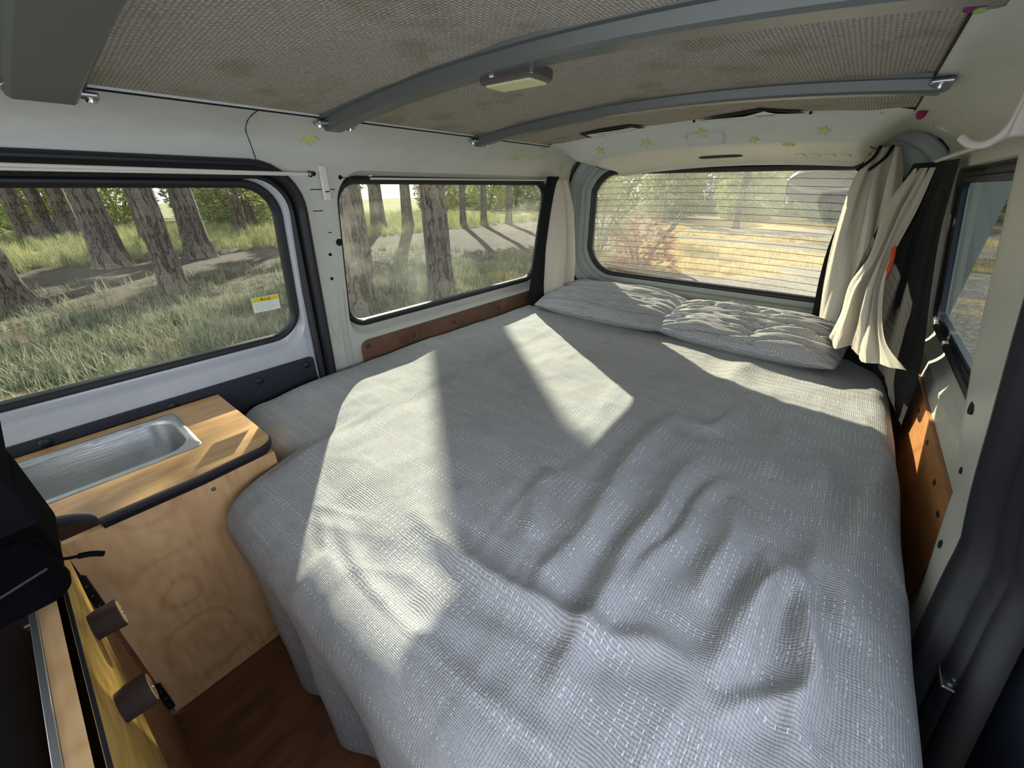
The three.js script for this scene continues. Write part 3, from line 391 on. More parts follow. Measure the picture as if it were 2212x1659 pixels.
const FC = F.map(([pts, a, w]) => { const q = new THREE.CatmullRomCurve3(pts.map((p) => new THREE.Vector3(p[0], 0, p[1])), false, 'centripetal').getPoints(26).map((p) => [p.x, p.z]), xs = q.map((p) => p[0]), zs = q.map((p) => p[1]), m = 4.5 * w; return { q, a, w, b: [Math.min(...xs) - m, Math.max(...xs) + m, Math.min(...zs) - m, Math.max(...zs) + m] }; });
function creases(x, z) {
  let h = 0;
  for (const { q, a, w, b } of FC) {
    if (x < b[0] || x > b[1] || z < b[2] || z > b[3]) continue;
    let best = 9, at = 0, sg = 1;
    for (let i = 1; i < q.length; i++) { const [ax, az] = q[i - 1], dx = q[i][0] - ax, dz = q[i][1] - az, t = clamp(((x - ax) * dx + (z - az) * dz) / (dx * dx + dz * dz)), d = Math.hypot(x - ax - t * dx, z - az - t * dz); if (d < best) { best = d; at = (i - 1 + t) / (q.length - 1); sg = dx * (z - az) - dz * (x - ax) > 0 ? 1 : -1; } }
    const k = Math.sin(Math.PI * clamp(at)) ** 0.6, ww = w * (sg > 0 ? 0.8 : 1.25);
    h += k * (a * Math.exp(-((best / ww) ** 2)) - 0.3 * a * Math.exp(-(((best - 2.2 * w) / (1.3 * w)) ** 2)));
  }
  return h;
}
const BED = -0.55;
const wrinkle = (x, z) => { const a = Math.pow(1 - Math.abs(2 * fbm(x * 9 + 1.2 * fbm(z * 2, x, 2), z * 2.2 + 7, 3) - 1), 5), b = Math.pow(1 - Math.abs(2 * fbm(x * 2.4 + 20, z * 11 + x * 4 + 3, 3) - 1), 5), f = ss(-0.45, -0.2, z) * ss(0, -0.35, x); return a * (1 - f) * ss(-0.7, -0.2, x) * ss(-1.5, -1.0, z) + 0.5 * b * f; };
const bedTop = (x, z) => BED + 0.016 * (fbm(x * 3.2 + 11, z * 3.2 + 4, 3) - 0.5) + 0.012 * Math.exp(-(((x + 0.1) / 0.3) ** 2 + ((z + 1.1) / 0.3) ** 2)) + 1.55 * creases(x, z) + 0.007 * wrinkle(x, z) + 0.004 * (fbm(x * 22, z * 12, 2) - 0.5);
{
  const XL = -1.252, XR = 0.232, ZB = -1.93, r = 0.075, frontZ = (x) => lerp(-0.262, -0.1, ss(-0.92, -0.845, x)), NU = 300, NV = 380, hem = -1.045;
  const g = grid(NU, NV, (u, v) => {
    // across: short skirts roll down at both sides
    const su = u * (XR - XL + 0.24) - 0.12; let x, dropX = 0;
    if (su < 0.05) { const t = 0.05 - su; x = XL + 0.05 - Math.min(t, 0.05) - 0.002 * t; dropX = t < 0.05 ? 0.05 - Math.sqrt(Math.max(0, 0.0025 - t * t)) : 0.05 + (t - 0.05) * 1.0; dropX = Math.min(dropX, 0.12); }
    else if (su > XR - XL - 0.06) { const t = su - (XR - XL - 0.06); x = XR - 0.06 + 0.06 * Math.sin(Math.min(1, t / 0.094) * Math.PI / 2); dropX = t < 0.094 ? 0.06 * (1 - Math.cos(t / 0.094 * Math.PI / 2)) : 0.06 + (t - 0.094); }
    else x = XL + su;
    // along: flat, then over the front edge and down to the floor
    const zf = frontZ(x), flatL = zf - r - ZB, arc = r * Math.PI / 2, L = flatL + arc + (BED - r - hem), s = v < 0.72 ? (v / 0.72) * flatL : v < 0.82 ? flatL + ((v - 0.72) / 0.1) * arc : flatL + arc + ((v - 0.82) / 0.18) * (BED - r - hem);
    let y, z;
    if (s <= flatL) { z = ZB + s; y = bedTop(x, z); const d = flatL - s; y -= 0.02 * Math.exp(-((d / 0.12) ** 2)); }
    else { const e = Math.min(1, (s - flatL) / arc), a = e * Math.PI / 2, y0 = bedTop(x, zf - r) - 0.02; z = zf - r + r * Math.sin(a); y = y0 - r * (1 - Math.cos(a)); if (s > flatL + arc) { const k = s - flatL - arc; y = lerp(y0 - r, hem, k / (BED - r - hem)); z += 0.016 * Math.sin(x * 34 + 1.5 * fbm(x * 6, 2, 2)) * ss(0, 0.25, k) - 0.012 * ss(0, 0.3, k) + 0.02 * ss(0.1, 0.4, k) * (fbm(x * 9, y * 3, 2) - 0.5); } }
    return [x, y - dropX * (s > flatL + arc ? 0.3 : 1), z];
  }, (u, v, q) => { const s = v < 0.72 ? (v / 0.72) * 1.75 : 1.75 + (v - 0.72) * 2.2; return [u * 1.72, s]; });
  one('duvet', g, bedding, 'grey stitched cotton duvet spread over the whole bed and hanging at its foot', 'duvet');
  const b = thing('bed_platform', 'plywood bed platform hidden under the grey duvet, showing behind the pillows', 'bed');
  part(b, 'deck', box(-1.22, 0.17, -0.72, -0.69, -1.93, -0.3, 0.003), plyMat);
  part(b, 'mattress', box(-1.21, 0.15, -0.69, -0.6, -1.9, -0.3, 0.03), std(0xb9b9b4, 0.9));
  for (const x of [-1.19, -0.5, 0.14]) part(b, 'support', box(x, x + 0.02, FLOOR, -0.72, -1.9, -0.35, 0.002), plyMat);
}
function pillow(cx, cy, cz, a, b, h, tilt, yaw, sd, label, deep) {
  const f = (side) => grid(130, 90, (u, v) => {
    const s = u * 2 - 1, t = v * 2 - 1, e = Math.pow(Math.max(0, 1 - Math.abs(s) ** 3.4), 0.55) * Math.pow(Math.max(0, 1 - Math.abs(t) ** 2.6), 0.55), x = a * s * (1 - 0.05 * t * t * (1 - Math.abs(s) * 0.3)), z = b * t * (1 - 0.1 * s * s + 0.05 * Math.abs(s) ** 8);
    const wr = 0.012 * e * (fbm(s * 2.2 + sd, t * 7 + 2 * vn(s * 2 + sd, t * 2), 3) - 0.5) * (side > 0 ? 2 : 0.6) + 0.003 * Math.sin(t * 22 + 5 * fbm(s * 2 + sd, t * 2, 2)) * e - (side > 0 ? deep * e * Math.pow(1 - Math.abs(2 * fbm(s * 1.4 + sd + 0.6 * fbm(t * 2, s, 2), t * 5.5 + 3 + s * 0.8, 3) - 1), 6) : 0);
    return [x, side * h * e * (0.9 + 0.25 * fbm(s * 1.3 + sd, t * 1.3 + 4, 2)) + wr, z];
  }, (u, v) => [u * 2 * a + sd, v * 0.5]);
  const bt = f(-1), ix = bt.index.array; for (let i = 0; i < ix.length; i += 3) { const k = ix[i]; ix[i] = ix[i + 1]; ix[i + 1] = k; } bt.computeVertexNormals();
  const g = merge(f(1), bt); g.rotateX(tilt); g.rotateY(yaw); g.translate(cx, cy, cz);
  const t = thing('pillow', label, 'pillow', [0, 0, 0], 'pillows at the head of the bed');
  part(t, 'pillowcase', g, bedding);
  return t;
}
pillow(-0.815, -0.497, -1.755, 0.335, 0.185, 0.068, 0.14, 0.0, 1.3, 'grey stitched pillow in the left rear corner beside the pale curtain', 0.008);
pillow(-0.222, -0.497, -1.735, 0.315, 0.19, 0.068, 0.12, -0.06, 5.1, 'grey stitched pillow with deep creases nearest the tied curtain', 0.024);

// ---------------------------------------------------------------- curtains
function loft(rows, nu, nv, fn = 0, fa = 0, sd = 0) { // rows: [y, [[x, z], ...]] from top to bottom
  const cs = rows.map(([y, p]) => new THREE.CatmullRomCurve3(p.map((q) => new THREE.Vector3(q[0], q[2] ?? y, q[1])), false, 'centripetal'));
  return grid(nu, nv, (u, v) => { const col = new THREE.CatmullRomCurve3(cs.map((c) => c.getPoint(u)), false, 'centripetal').getPoint(v); const k = fa * Math.sin(Math.PI * u) ** 0.5 * (0.35 + 0.65 * ss(0, 0.3, v)), ph = u * fn + 1.6 * (fbm(u * 3 + sd, v * 1.6 + sd, 2) - 0.5) + 0.25 * v, w = ph - Math.floor(ph), tri = w < 0.62 ? w / 0.62 : (1 - w) / 0.38, e = k * (Math.pow(tri, 0.8) - 0.5) + 0.3 * k * (fbm(u * 14 + sd, v * 5, 2) - 0.5); return [col.x - e * 0.55, col.y, col.z + e]; }, (u, v) => [u * 0.5, v * 0.6]);
}
{
  let t = thing('curtain', 'pale curtain with black lining gathered in the left rear corner', 'curtain');
  part(t, 'cloth', loft([[0.03, [[-1.15, -1.715], [-1.135, -1.735], [-1.125, -1.76], [-1.13, -1.78], [-1.12, -1.8], [-1.135, -1.83]]], [-0.1, [[-1.16, -1.70], [-1.12, -1.735], [-1.1, -1.77], [-1.115, -1.79], [-1.09, -1.82], [-1.12, -1.87]]], [-0.3, [[-1.17, -1.685], [-1.12, -1.715], [-1.08, -1.76], [-1.10, -1.79], [-1.07, -1.83], [-1.12, -1.9]]], [-0.47, [[-1.18, -1.68], [-1.13, -1.70], [-1.08, -1.75], [-1.10, -1.79], [-1.07, -1.83], [-1.12, -1.9]]], [-0.58, [[-1.17, -1.69], [-1.13, -1.73], [-1.1, -1.78], [-1.11, -1.81], [-1.08, -1.84], [-1.12, -1.9]]]], 90, 40, 3.2, 0.012, 2), curtainMat);
  part(t, 'lining', loft([[0.045, [[-1.155, -1.685], [-1.14, -1.70], [-1.13, -1.745]]], [-0.1, [[-1.17, -1.665], [-1.15, -1.685], [-1.145, -1.73]]], [-0.3, [[-1.185, -1.645], [-1.165, -1.665], [-1.15, -1.71]]], [-0.47, [[-1.2, -1.625], [-1.165, -1.645], [-1.15, -1.72]]], [-0.585, [[-1.2, -1.64], [-1.16, -1.67], [-1.14, -1.74]]]], 20, 30), liningMat, 'black lining');
  t = thing('curtain', 'pale curtain gathered with black ties at the right end of the rear window', 'curtain');
  part(t, 'cloth', loft([[0.115, [[-0.02, -1.9], [-0.012, -1.885], [0, -1.895], [0.008, -1.88], [0.02, -1.892], [0.03, -1.885], [0.04, -1.9]]], [0.04, [[-0.05, -1.92], [-0.03, -1.87], [-0.01, -1.9], [0.005, -1.865], [0.025, -1.895], [0.045, -1.86], [0.07, -1.91]]], [-0.12, [[-0.055, -1.92], [-0.03, -1.86], [0.0, -1.89], [0.03, -1.845], [0.05, -1.89], [0.07, -1.84], [0.1, -1.9]]], [-0.3, [[-0.04, -1.92], [-0.01, -1.85], [0.03, -1.86], [0.06, -1.85], [0.08, -1.89], [0.1, -1.84], [0.13, -1.9]]], [-0.48, [[-0.01, -1.92], [0.01, -1.85], [0.05, -1.85], [0.08, -1.85], [0.1, -1.88], [0.12, -1.84], [0.15, -1.9]]]], 150, 60, 6, 0.016, 4), curtainMat);
  part(t, 'lining', loft([[0.1, [[-0.03, -1.905], [0.0, -1.91], [0.04, -1.91]]], [-0.2, [[-0.06, -1.93], [0.02, -1.935], [0.12, -1.92]]], [-0.5, [[-0.035, -1.935], [0.05, -1.94], [0.16, -1.92]]]], 16, 16), liningMat, 'black lining');
  for (const x of [-0.02, 0.01]) part(t, 'tie_ribbon', tube([[x + 0.01, 0.118, -1.885], [x, 0.085, -1.865], [x - 0.03, 0.05, -1.86]], 0.005, 16, 6), liningMat);
  t = thing('curtain', 'pale curtain twisted and tied with an orange band beside the right window', 'curtain');
  part(t, 'cloth', loft([[0.05, [[0.085, -1.78], [0.095, -1.765], [0.1, -1.75], [0.11, -1.735], [0.118, -1.72], [0.125, -1.70]]], [-0.05, [[0.055, -1.76], [0.08, -1.72], [0.085, -1.72], [0.1, -1.69], [0.105, -1.69], [0.12, -1.66]]], [-0.19, [[0.055, -1.67], [0.07, -1.64], [0.08, -1.645], [0.088, -1.62], [0.095, -1.625], [0.104, -1.6]]], [-0.28, [[0.035, -1.70], [0.055, -1.62], [0.07, -1.64], [0.085, -1.57], [0.1, -1.58], [0.115, -1.54]]], [-0.38, [[0.04, -1.70], [0.06, -1.60], [0.085, -1.61], [0.1, -1.51], [0.13, -1.5], [0.15, -1.46]]], [-0.45, [[0.032, -1.66, -0.45], [0.06, -1.59, -0.465], [0.09, -1.58, -0.445], [0.115, -1.48, -0.455], [0.155, -1.43, -0.44], [0.205, -1.37, -0.425]]]], 160, 80, 4.6, 0.024, 9), curtainMat);
  part(t, 'lining', loft([[0.064, [[0.08, -1.8], [0.13, -1.7], [0.152, -1.56]]], [-0.1, [[0.055, -1.77], [0.125, -1.66], [0.172, -1.54]]], [-0.25, [[0.04, -1.77], [0.14, -1.66], [0.2, -1.49]]], [-0.43, [[0.04, -1.79], [0.16, -1.68], [0.236, -1.42]]], [-0.6, [[0.05, -1.8], [0.18, -1.7], [0.25, -1.4]]]], 40, 30, 3, 0.012, 6), liningMat, 'black lining');
  part(t, 'tie_band', tube([[0.1, -0.15, -1.6], [0.105, -0.18, -1.59], [0.107, -0.21, -1.588], [0.106, -0.24, -1.59]], 0.005, 16, 6), std(0xc0401c, 0.8), 'orange tie band');
}

// ---------------------------------------------------------------- kitchen
const TOP = -0.515;
{
  const out = []; const P = (z, x) => out.push([z, x]);
  P(0.46, -1.25); P(0.46, -1.0); for (let i = 0; i <= 10; i++) { const t = i / 10, a = t * Math.PI / 2; P(0.17 - 0.12 * Math.sin(a) + 0.0, -0.965 + 0.08 * (1 - Math.cos(a)) ); }
  P(-0.1, -0.884); P(-0.195, -0.892); for (let i = 0; i <= 8; i++) { const a = i / 8 * Math.PI / 2; P(-0.205 - 0.042 * Math.sin(a), -0.935 + 0.042 * Math.cos(a)); }
  P(-0.247, -1.25);
  const s = toShape(out), sink = roundRect(-0.128, 0.288, -1.208, -1.012, 0.035, 6); s.holes.push(toShape(sink, true));
  const g = new THREE.ExtrudeGeometry(s, { depth: 0.022, bevelEnabled: false }); g.rotateX(Math.PI / 2); // (z, x, d) -> place by hand
  const p = new THREE.ExtrudeGeometry(s, { depth: 0.02, bevelEnabled: true, bevelThickness: 0.001, bevelSize: 0.001, bevelSegments: 1 }), a = p.attributes.position; for (let i = 0; i < a.count; i++) a.setXYZ(i, a.getY(i), TOP - 0.001 - a.getZ(i), a.getX(i)); p.computeVertexNormals();
  const t = thing('worktop', 'wood grained kitchen worktop with a rounded nose and black edging', 'worktop');
  part(t, 'top_board', boxUV(crease(p, 0.4)), topMat);
  const edge = out.slice(1, out.length - 1);
  part(t, 'edge_strip', crease(grid(edge.length - 1, 5, (u, v) => { const k = Math.round(u * (edge.length - 1)), q = edge[k], d = [0.0012, 0.004, 0.004, 0.0035, 0.002, 0][Math.round(v * 5)], e0 = edge[Math.max(0, k - 1)], e1 = edge[Math.min(edge.length - 1, k + 1)], tx = e1[0] - e0[0], ty = e1[1] - e0[1], l = Math.hypot(tx, ty) || 1; return [q[1] - (tx / l) * d, lerp(TOP - 0.001, TOP - 0.026, v), q[0] + (ty / l) * d]; }), 0.9), std(0x17161c, 0.5), 'black edge strip');
  const sk = thing('sink', 'rectangular stainless steel sink set in the worktop', 'sink');
  const rim = roundRect(-0.14, 0.3, -1.22, -1.0, 0.012, 6), bas = roundRect(-0.124, 0.284, -1.204, -1.016, 0.05, 6);
  const lv = [[rim, 0.0005, 0], [rim, 0.003, -0.002], [bas, 0.0025, 0.004], [bas, 0.0005, 0.0005], [bas, -0.006, -0.001], [bas, -0.09, -0.014], [bas, -0.112, -0.022], [bas, -0.122, -0.04]];
  const N = rim.length, sg = grid(N, lv.length - 1, (u, v) => { const [pp, y, o] = lv[Math.round(v * (lv.length - 1))], q = pp[Math.round(u * N) % N]; return [q[1] + q[3] * o, TOP + y, q[0] + q[2] * o]; }, (u, v) => [u, v], true);
  const bottom = toShape(bas.map(([x, y, c, d]) => [x - c * 0.04, y - d * 0.04])), bg = new THREE.ShapeGeometry(bottom), bp = bg.attributes.position; for (let i = 0; i < bp.count; i++) bp.setXYZ(i, bp.getY(i), TOP - 0.122, bp.getX(i)); bg.computeVertexNormals();
  part(sk, 'basin', merge(sg, bg), std(0xb9babb, 0.3, { metalness: 1, bumpMap: paintBump, bumpScale: 0.0002 }));
  part(sk, 'drain', cyl([-1.11, TOP - 0.1215, 0.2], [-1.11, TOP - 0.119, 0.2], 0.022, 0.02, 20), darkSteel);
  const cab = thing('kitchen_cabinet', 'plywood kitchen cabinet under the sink with a screwed front panel', 'cabinet');
  part(cab, 'front_panel', box(-0.908, -0.893, FLOOR + 0.001, TOP - 0.027, -0.24, 0.105, 0.002), plyMat);
  part(cab, 'end_panel', box(-1.245, -0.91, FLOOR + 0.001, TOP - 0.027, -0.24, -0.225, 0.002), plyMat);
  part(cab, 'screw', merge(cyl([-0.894, -0.565, -0.112], [-0.8915, -0.565, -0.112], 0.0045), box(-0.892, -0.891, -0.5655, -0.5645, -0.115, -0.109, 0)), steel);
}
{ // partition cabinet at the end of the aisle
  const t = thing('partition_cabinet', 'low wooden partition cabinet with two bark covered knobs', 'cabinet');
  part(t, 'door_panel', box(-0.892, -0.3, FLOOR + 0.001, -0.5, 0.112, 0.126, 0.002), brownPly);
  const s = new THREE.Shape(); s.moveTo(-0.892, -0.49); s.lineTo(-0.3, -0.49); s.lineTo(-0.3, -0.8); const edge = []; for (let i = 0; i <= 30; i++) { const x = lerp(-0.3, -0.892, i / 30); edge.push([x, lerp(-0.86, -0.5, i / 30) + 0.006 * (fbm(x * 14, 3, 3) - 0.5)]); } edge.forEach((e) => s.lineTo(...e)); s.closePath();
  const g = new THREE.ExtrudeGeometry(s, { depth: 0.01, bevelEnabled: true, bevelSize: 0.002, bevelThickness: 0.002, bevelSegments: 2 }); g.translate(0, 0, 0.1);
  part(t, 'upper_board', boxUV(crease(g, 0.5)), pineMat, 'yellow pine board with a slanting lower edge');
  for (const [x, y] of [[-0.675, -0.553], [-0.535, -0.57]]) {
    const k = new THREE.CylinderGeometry(0.02, 0.021, 0.03, 18, 3); const p = k.attributes.position; for (let i = 0; i < p.count; i++) { const a = Math.atan2(p.getZ(i), p.getX(i)), r = 1 + 0.12 * (hash(Math.round(a * 20), Math.round(p.getY(i) * 200)) - 0.5); p.setX(i, p.getX(i) * r); p.setZ(i, p.getZ(i) * r); } k.computeVertexNormals(); k.rotateX(Math.PI / 2); k.translate(x, y, 0.083);
    const kn = part(t, 'knob', k, std(0x2b1c17, 0.85)); part(kn, 'cut_face', cyl([x, y, 0.069], [x, y, 0.067], 0.0185, 0.018, 18), std(0xa8835a, 0.7)); part(kn, 'screw', cyl([x, y, 0.0672], [x, y, 0.0658], 0.004), steel);
  }
  for (const y of [-0.657, -0.995]) { const h = part(t, 'hinge', merge(box(-0.893, -0.882, y - 0.04, y + 0.04, 0.1, 0.113, 0.001), cyl([-0.888, y - 0.045, 0.106], [-0.888, y + 0.045, 0.106], 0.004)), darkSteel); for (const d of [-0.025, 0, 0.025]) part(h, 'screw', cyl([-0.882, y + d, 0.106], [-0.8805, y + d, 0.106], 0.002), steel); }
  part(t, 'ledge', box(-0.892, -0.3, -0.5, -0.488, 0.102, 0.128, 0.001), plyMat);
  part(t, 'shadow_gap_strip', box(-0.892, -0.3, -0.4885, -0.487, 0.0985, 0.1025, 0.0005), rubber);
  part(t, 'metal_edge', box(-0.892, -0.3, -0.51, -0.486, 0.128, 0.135, 0.001), std(0xc4c6c6, 0.4, { metalness: 0.9 }));
}
{ // black pouch on the partition
  const t = thing('camera_bag', 'black zipped pouch bag resting on the partition beside the sink', 'bag', [-0.765, -0.385, 0.195]);
  const soft = (w, h, d, r, k, ox = 0, oy = 0, oz = 0) => { const g = new RoundedBoxGeometry(w, h, d, 12, r), p = g.attributes.position; for (let i = 0; i < p.count; i++) { const x = p.getX(i), y = p.getY(i), z = p.getZ(i), n = k * (fbm(x * 18 + z * 13 + 3, y * 20 + z * 7, 3) - 0.5); p.setXYZ(i, x + n * Math.sign(x) * 0.1, y + n * 0.05, z + n * Math.sign(z) * 0.1); } g.translate(ox, oy, oz); return crease(g, 1.2); };
  const nylon = (c) => phy(c, 0.95, { specularIntensity: 0.12, bumpMap: clothBump, bumpScale: 0.0004, side: THREE.DoubleSide });
  part(t, 'body', soft(0.19, 0.185, 0.225, 0.04, 0.12), nylon(0x070708));
  part(t, 'flap', merge(soft(0.2, 0.012, 0.232, 0.005, 0.05, 0.005, 0.096, 0), soft(0.012, 0.075, 0.232, 0.005, 0.08, 0.104, 0.064, 0)), nylon(0x17181c), 'charcoal flap over the top');
  part(t, 'front_pocket', soft(0.045, 0.1, 0.215, 0.02, 0.15, 0.095, -0.038, 0), nylon(0x0b0b0e));
  part(t, 'mesh_panel', soft(0.004, 0.035, 0.12, 0.002, 0.05, 0.118, -0.005, 0.03), nylon(0x2c2b2b));
  part(t, 'zip', tube([[0.116, -0.03, -0.1], [0.12, -0.042, -0.03], [0.119, -0.045, 0.04], [0.116, -0.05, 0.1]], 0.0025, 24, 6), darkPlastic);
  part(t, 'zip_pull', merge(tube([[0.108, -0.022, -0.104], [0.116, -0.028, -0.116], [0.12, -0.03, -0.126]], 0.002, 12, 6), tube([[0.12, -0.03, -0.126], [0.122, -0.034, -0.137], [0.122, -0.042, -0.146]], 0.0036, 12, 8)), nylon(0x0c0d10));
}
{ // front seat just beyond the partition
  const t = thing('front_seat', 'dark fabric front seat in shadow beyond the partition', 'seat');
  const soft = (x0, x1, y0, y1, z0, z1, r) => new RoundedBoxGeometry(x1 - x0, y1 - y0, z1 - z0, 6, r).translate((x0 + x1) / 2, (y0 + y1) / 2, (z0 + z1) / 2);
  part(t, 'backrest', soft(-0.85, -0.32, -0.8, -0.55, 0.17, 0.3, 0.05), blackFabric); part(t, 'cushion', soft(-0.85, -0.32, -0.95, -0.78, 0.2, 0.75, 0.05), std(0x2a2b2c, 0.95));
  part(t, 'plinth', box(-0.83, -0.34, FLOOR, -0.94, 0.2, 0.7, 0.01), darkPlastic);
}
{ // seat belt anchor and rail by the right aperture
  const t = thing('belt_anchor', 'small bright steel belt anchor plate below the right door seal', 'anchor plate');
  part(t, 'plate', box(0.262, 0.292, -0.612, -0.604, -0.64, -0.6, 0.003), steel); part(t, 'bolt', cyl([0.276, -0.604, -0.62], [0.276, -0.596, -0.62], 0.008, 0.007, 6), steel);
  part(t, 'bracket', box(0.268, 0.292, -0.99, -0.61, -0.635, -0.615, 0.003), darkPlastic);
  const r = thing('seat_rail', 'black seat rail on the floor below the right door seal', 'seat rail');
  part(r, 'rail', box(0.245, 0.28, -1.05, -0.98, -0.6, 0.2, 0.006), darkPlastic); part(r, 'cover', box(0.24, 0.285, -0.98, -0.93, -0.55, 0.2, 0.02), std(0x1d1e24, 0.6));
}

// ---------------------------------------------------------------- outside
const NEAR = [[-10.45, 0.35, 0.42, 0.36], [-14.1, -1.7, 0.33, 0.24], [-9.85, -1.9, 0.21, 0.155], [-14.1, -3.55, 0.32, 0.22], [-5.25, -3.02, 0.25, 0.21], [-5.45, -4.75, 0.225, 0.2]];
{
  const zone = (x, z) => {
    const n = fbm(x * 0.5 + 40, z * 0.5 + 17, 4), f = fbm(x * 2.3 + 9, z * 2.3 + 70, 4), rear = ss(-3.5, -6.5, z - 0.25 * x);
    let c = mixc([0.27, 0.27, 0.17], [0.42, 0.37, 0.25], ss(0.4, 0.62, n + 0.25 * (f - 0.5)));
    const litter = ss(-6.8, -8.4, x + 2 * (n - 0.5)) * (1 - ss(-14.5, -16.5, x));
    c = mixc(c, [0.27, 0.21, 0.165], litter * (0.65 + 0.35 * f));
    c = mixc(c, [0.52, 0.50, 0.28], ss(-15.5, -18, x + 1.5 * (f - 0.5)));
    c = mixc(c, mixc([0.72, 0.60, 0.34], [0.46, 0.43, 0.40], ss(0.46, 0.56, fbm(x * 0.22 + 3, z * 0.55 + 8, 3))), rear * ss(-9, -5, x));
    return c.map((k) => k * (0.82 + 0.36 * f));
  };
  const N = 240, g = grid(N, N, (u, v) => { const e = (t) => 60 * (Math.abs(t * 2 - 1) ** 1.7) * Math.sign(t * 2 - 1), x = -6 + e(u), z = -5 + e(v); return [x, SOIL + 0.12 * (fbm(x * 0.35 + 60, z * 0.35 + 60, 3) - 0.5) * ss(3, 6, Math.hypot(x + 0.5, z)), z]; }, (u, v, q) => [q[0], q[2]]);
  const p = g.attributes.position, col = new Float32Array(p.count * 3), c = new THREE.Color(); for (let i = 0; i < p.count; i++) { c.setRGB(...zone(p.getX(i), p.getZ(i)), THREE.SRGBColorSpace); c.toArray(col, i * 3); } g.setAttribute('color', new THREE.BufferAttribute(col, 3));
  const soil = dtex(512, 512, [1.6, 1.6], (u, v) => { const k = 0.7 + 0.5 * (fbm(u * 30, v * 30, 4, 30) - 0.3) + (vn(u * 140, v * 60, 140, 60) > 0.8 ? 0.15 : 0); return [k, k, k]; });
  struct('ground', g, std(0xffffff, 1, { vertexColors: true, map: soil, bumpMap: soil, bumpScale: 0.03 }));
  // grass
  const tuft = (n, h, w) => { const gs = []; for (let i = 0; i < n; i++) { const a = rr(0, 6.28), l = h * rr(0.5, 1.1), lean = rr(0.1, 0.7) * l, bx = rr(-w, w), bz = rr(-w, w), ca = Math.cos(a), sa = Math.sin(a), k = 0.006; const q = [bx - sa * k, 0, bz + ca * k, bx + sa * k, 0, bz - ca * k, bx + ca * lean * 0.35 - sa * k * 0.7, l * 0.6, bz + sa * lean * 0.35 + ca * k * 0.7, bx + ca * lean * 0.35 + sa * k * 0.7, l * 0.6, bz + sa * lean * 0.35 - ca * k * 0.7, bx + ca * lean, l * 0.92, bz + sa * lean]; gs.push(q); }
    const P = [], I = []; gs.forEach((q, k) => { P.push(...q); const o = k * 5; I.push(o, o + 1, o + 2, o + 1, o + 3, o + 2, o + 2, o + 3, o + 4); }); const b = new THREE.BufferGeometry(); b.setAttribute('position', new THREE.Float32BufferAttribute(P, 3)); b.setIndex(I); b.computeVertexNormals(); return b; };
  const gm = phy(0xffffff, 0.9, { transmission: 0.35, thickness: 0, side: THREE.DoubleSide });
  const spread = (name, n, area, h, cols, keep) => { const im = new THREE.InstancedMesh(tuft(14, h, 0.09), gm, n), M = new THREE.Matrix4(), q = new THREE.Quaternion(), Y = new THREE.Vector3(0, 1, 0), cc = new THREE.Color(); let i = 0, guard = 0; while (i < n && guard++ < n * 20) { const x = rr(area[0], area[1]), z = rr(area[2], area[3]); if (!keep(x, z)) continue; const s = rr(0.5, 1.25); M.compose(new THREE.Vector3(x, SOIL - 0.02 + 0.12 * (fbm(x * 0.35 + 60, z * 0.35 + 60, 3) - 0.5) * ss(3, 6, Math.hypot(x + 0.5, z)), z), q.setFromAxisAngle(Y, rr(0, 6.28)), new THREE.Vector3(s, s * rr(0.7, 1.2), s)); im.setMatrixAt(i, M); const a = cols[Math.floor(rnd() * cols.length)], f = rr(0.75, 1.2); im.setColorAt(i, cc.setRGB(a[0] * f, a[1] * f, a[2] * f)); i++; } im.count = i; im.name = numbered(name); im.userData = { kind: 'stuff', label: name === 'grass' ? 'green and dry grass beside the sliding door window' : name === 'dry_grass' ? 'straw coloured grass behind the van' : 'bright meadow grass beyond the pine trunks', category: 'grass' }; im.castShadow = im.receiveShadow = true; scene.add(im); };
  const greens = [[0.18, 0.20, 0.12], [0.24, 0.24, 0.16], [0.14, 0.165, 0.095], [0.32, 0.30, 0.20]];
  spread('grass', 9000, [-11.5, -3.2, -9, 4], 0.24, greens, (x, z) => rnd() < (1 - 0.96 * ss(-6.6, -8.2, x + 0.9 * (fbm(x, z, 2) - 0.5) * 2)) * ss(0.3, 0.5, fbm(x * 0.9 + 3, z * 0.9, 3)) + 0.04);
  spread('dry_grass', 7000, [-7, 6, -22, -4.5], 0.16, [[0.55, 0.42, 0.20], [0.62, 0.50, 0.25], [0.42, 0.36, 0.18]], (x, z) => rnd() < ss(0.5, 0.6, 1 - fbm(x * 0.22 + 3, z * 0.55 + 8, 3)));
  spread('meadow_grass', 6000, [-26, -14.5, -22, 6], 0.4, [[0.30, 0.31, 0.13], [0.42, 0.40, 0.19], [0.24, 0.26, 0.11]], () => true);
}
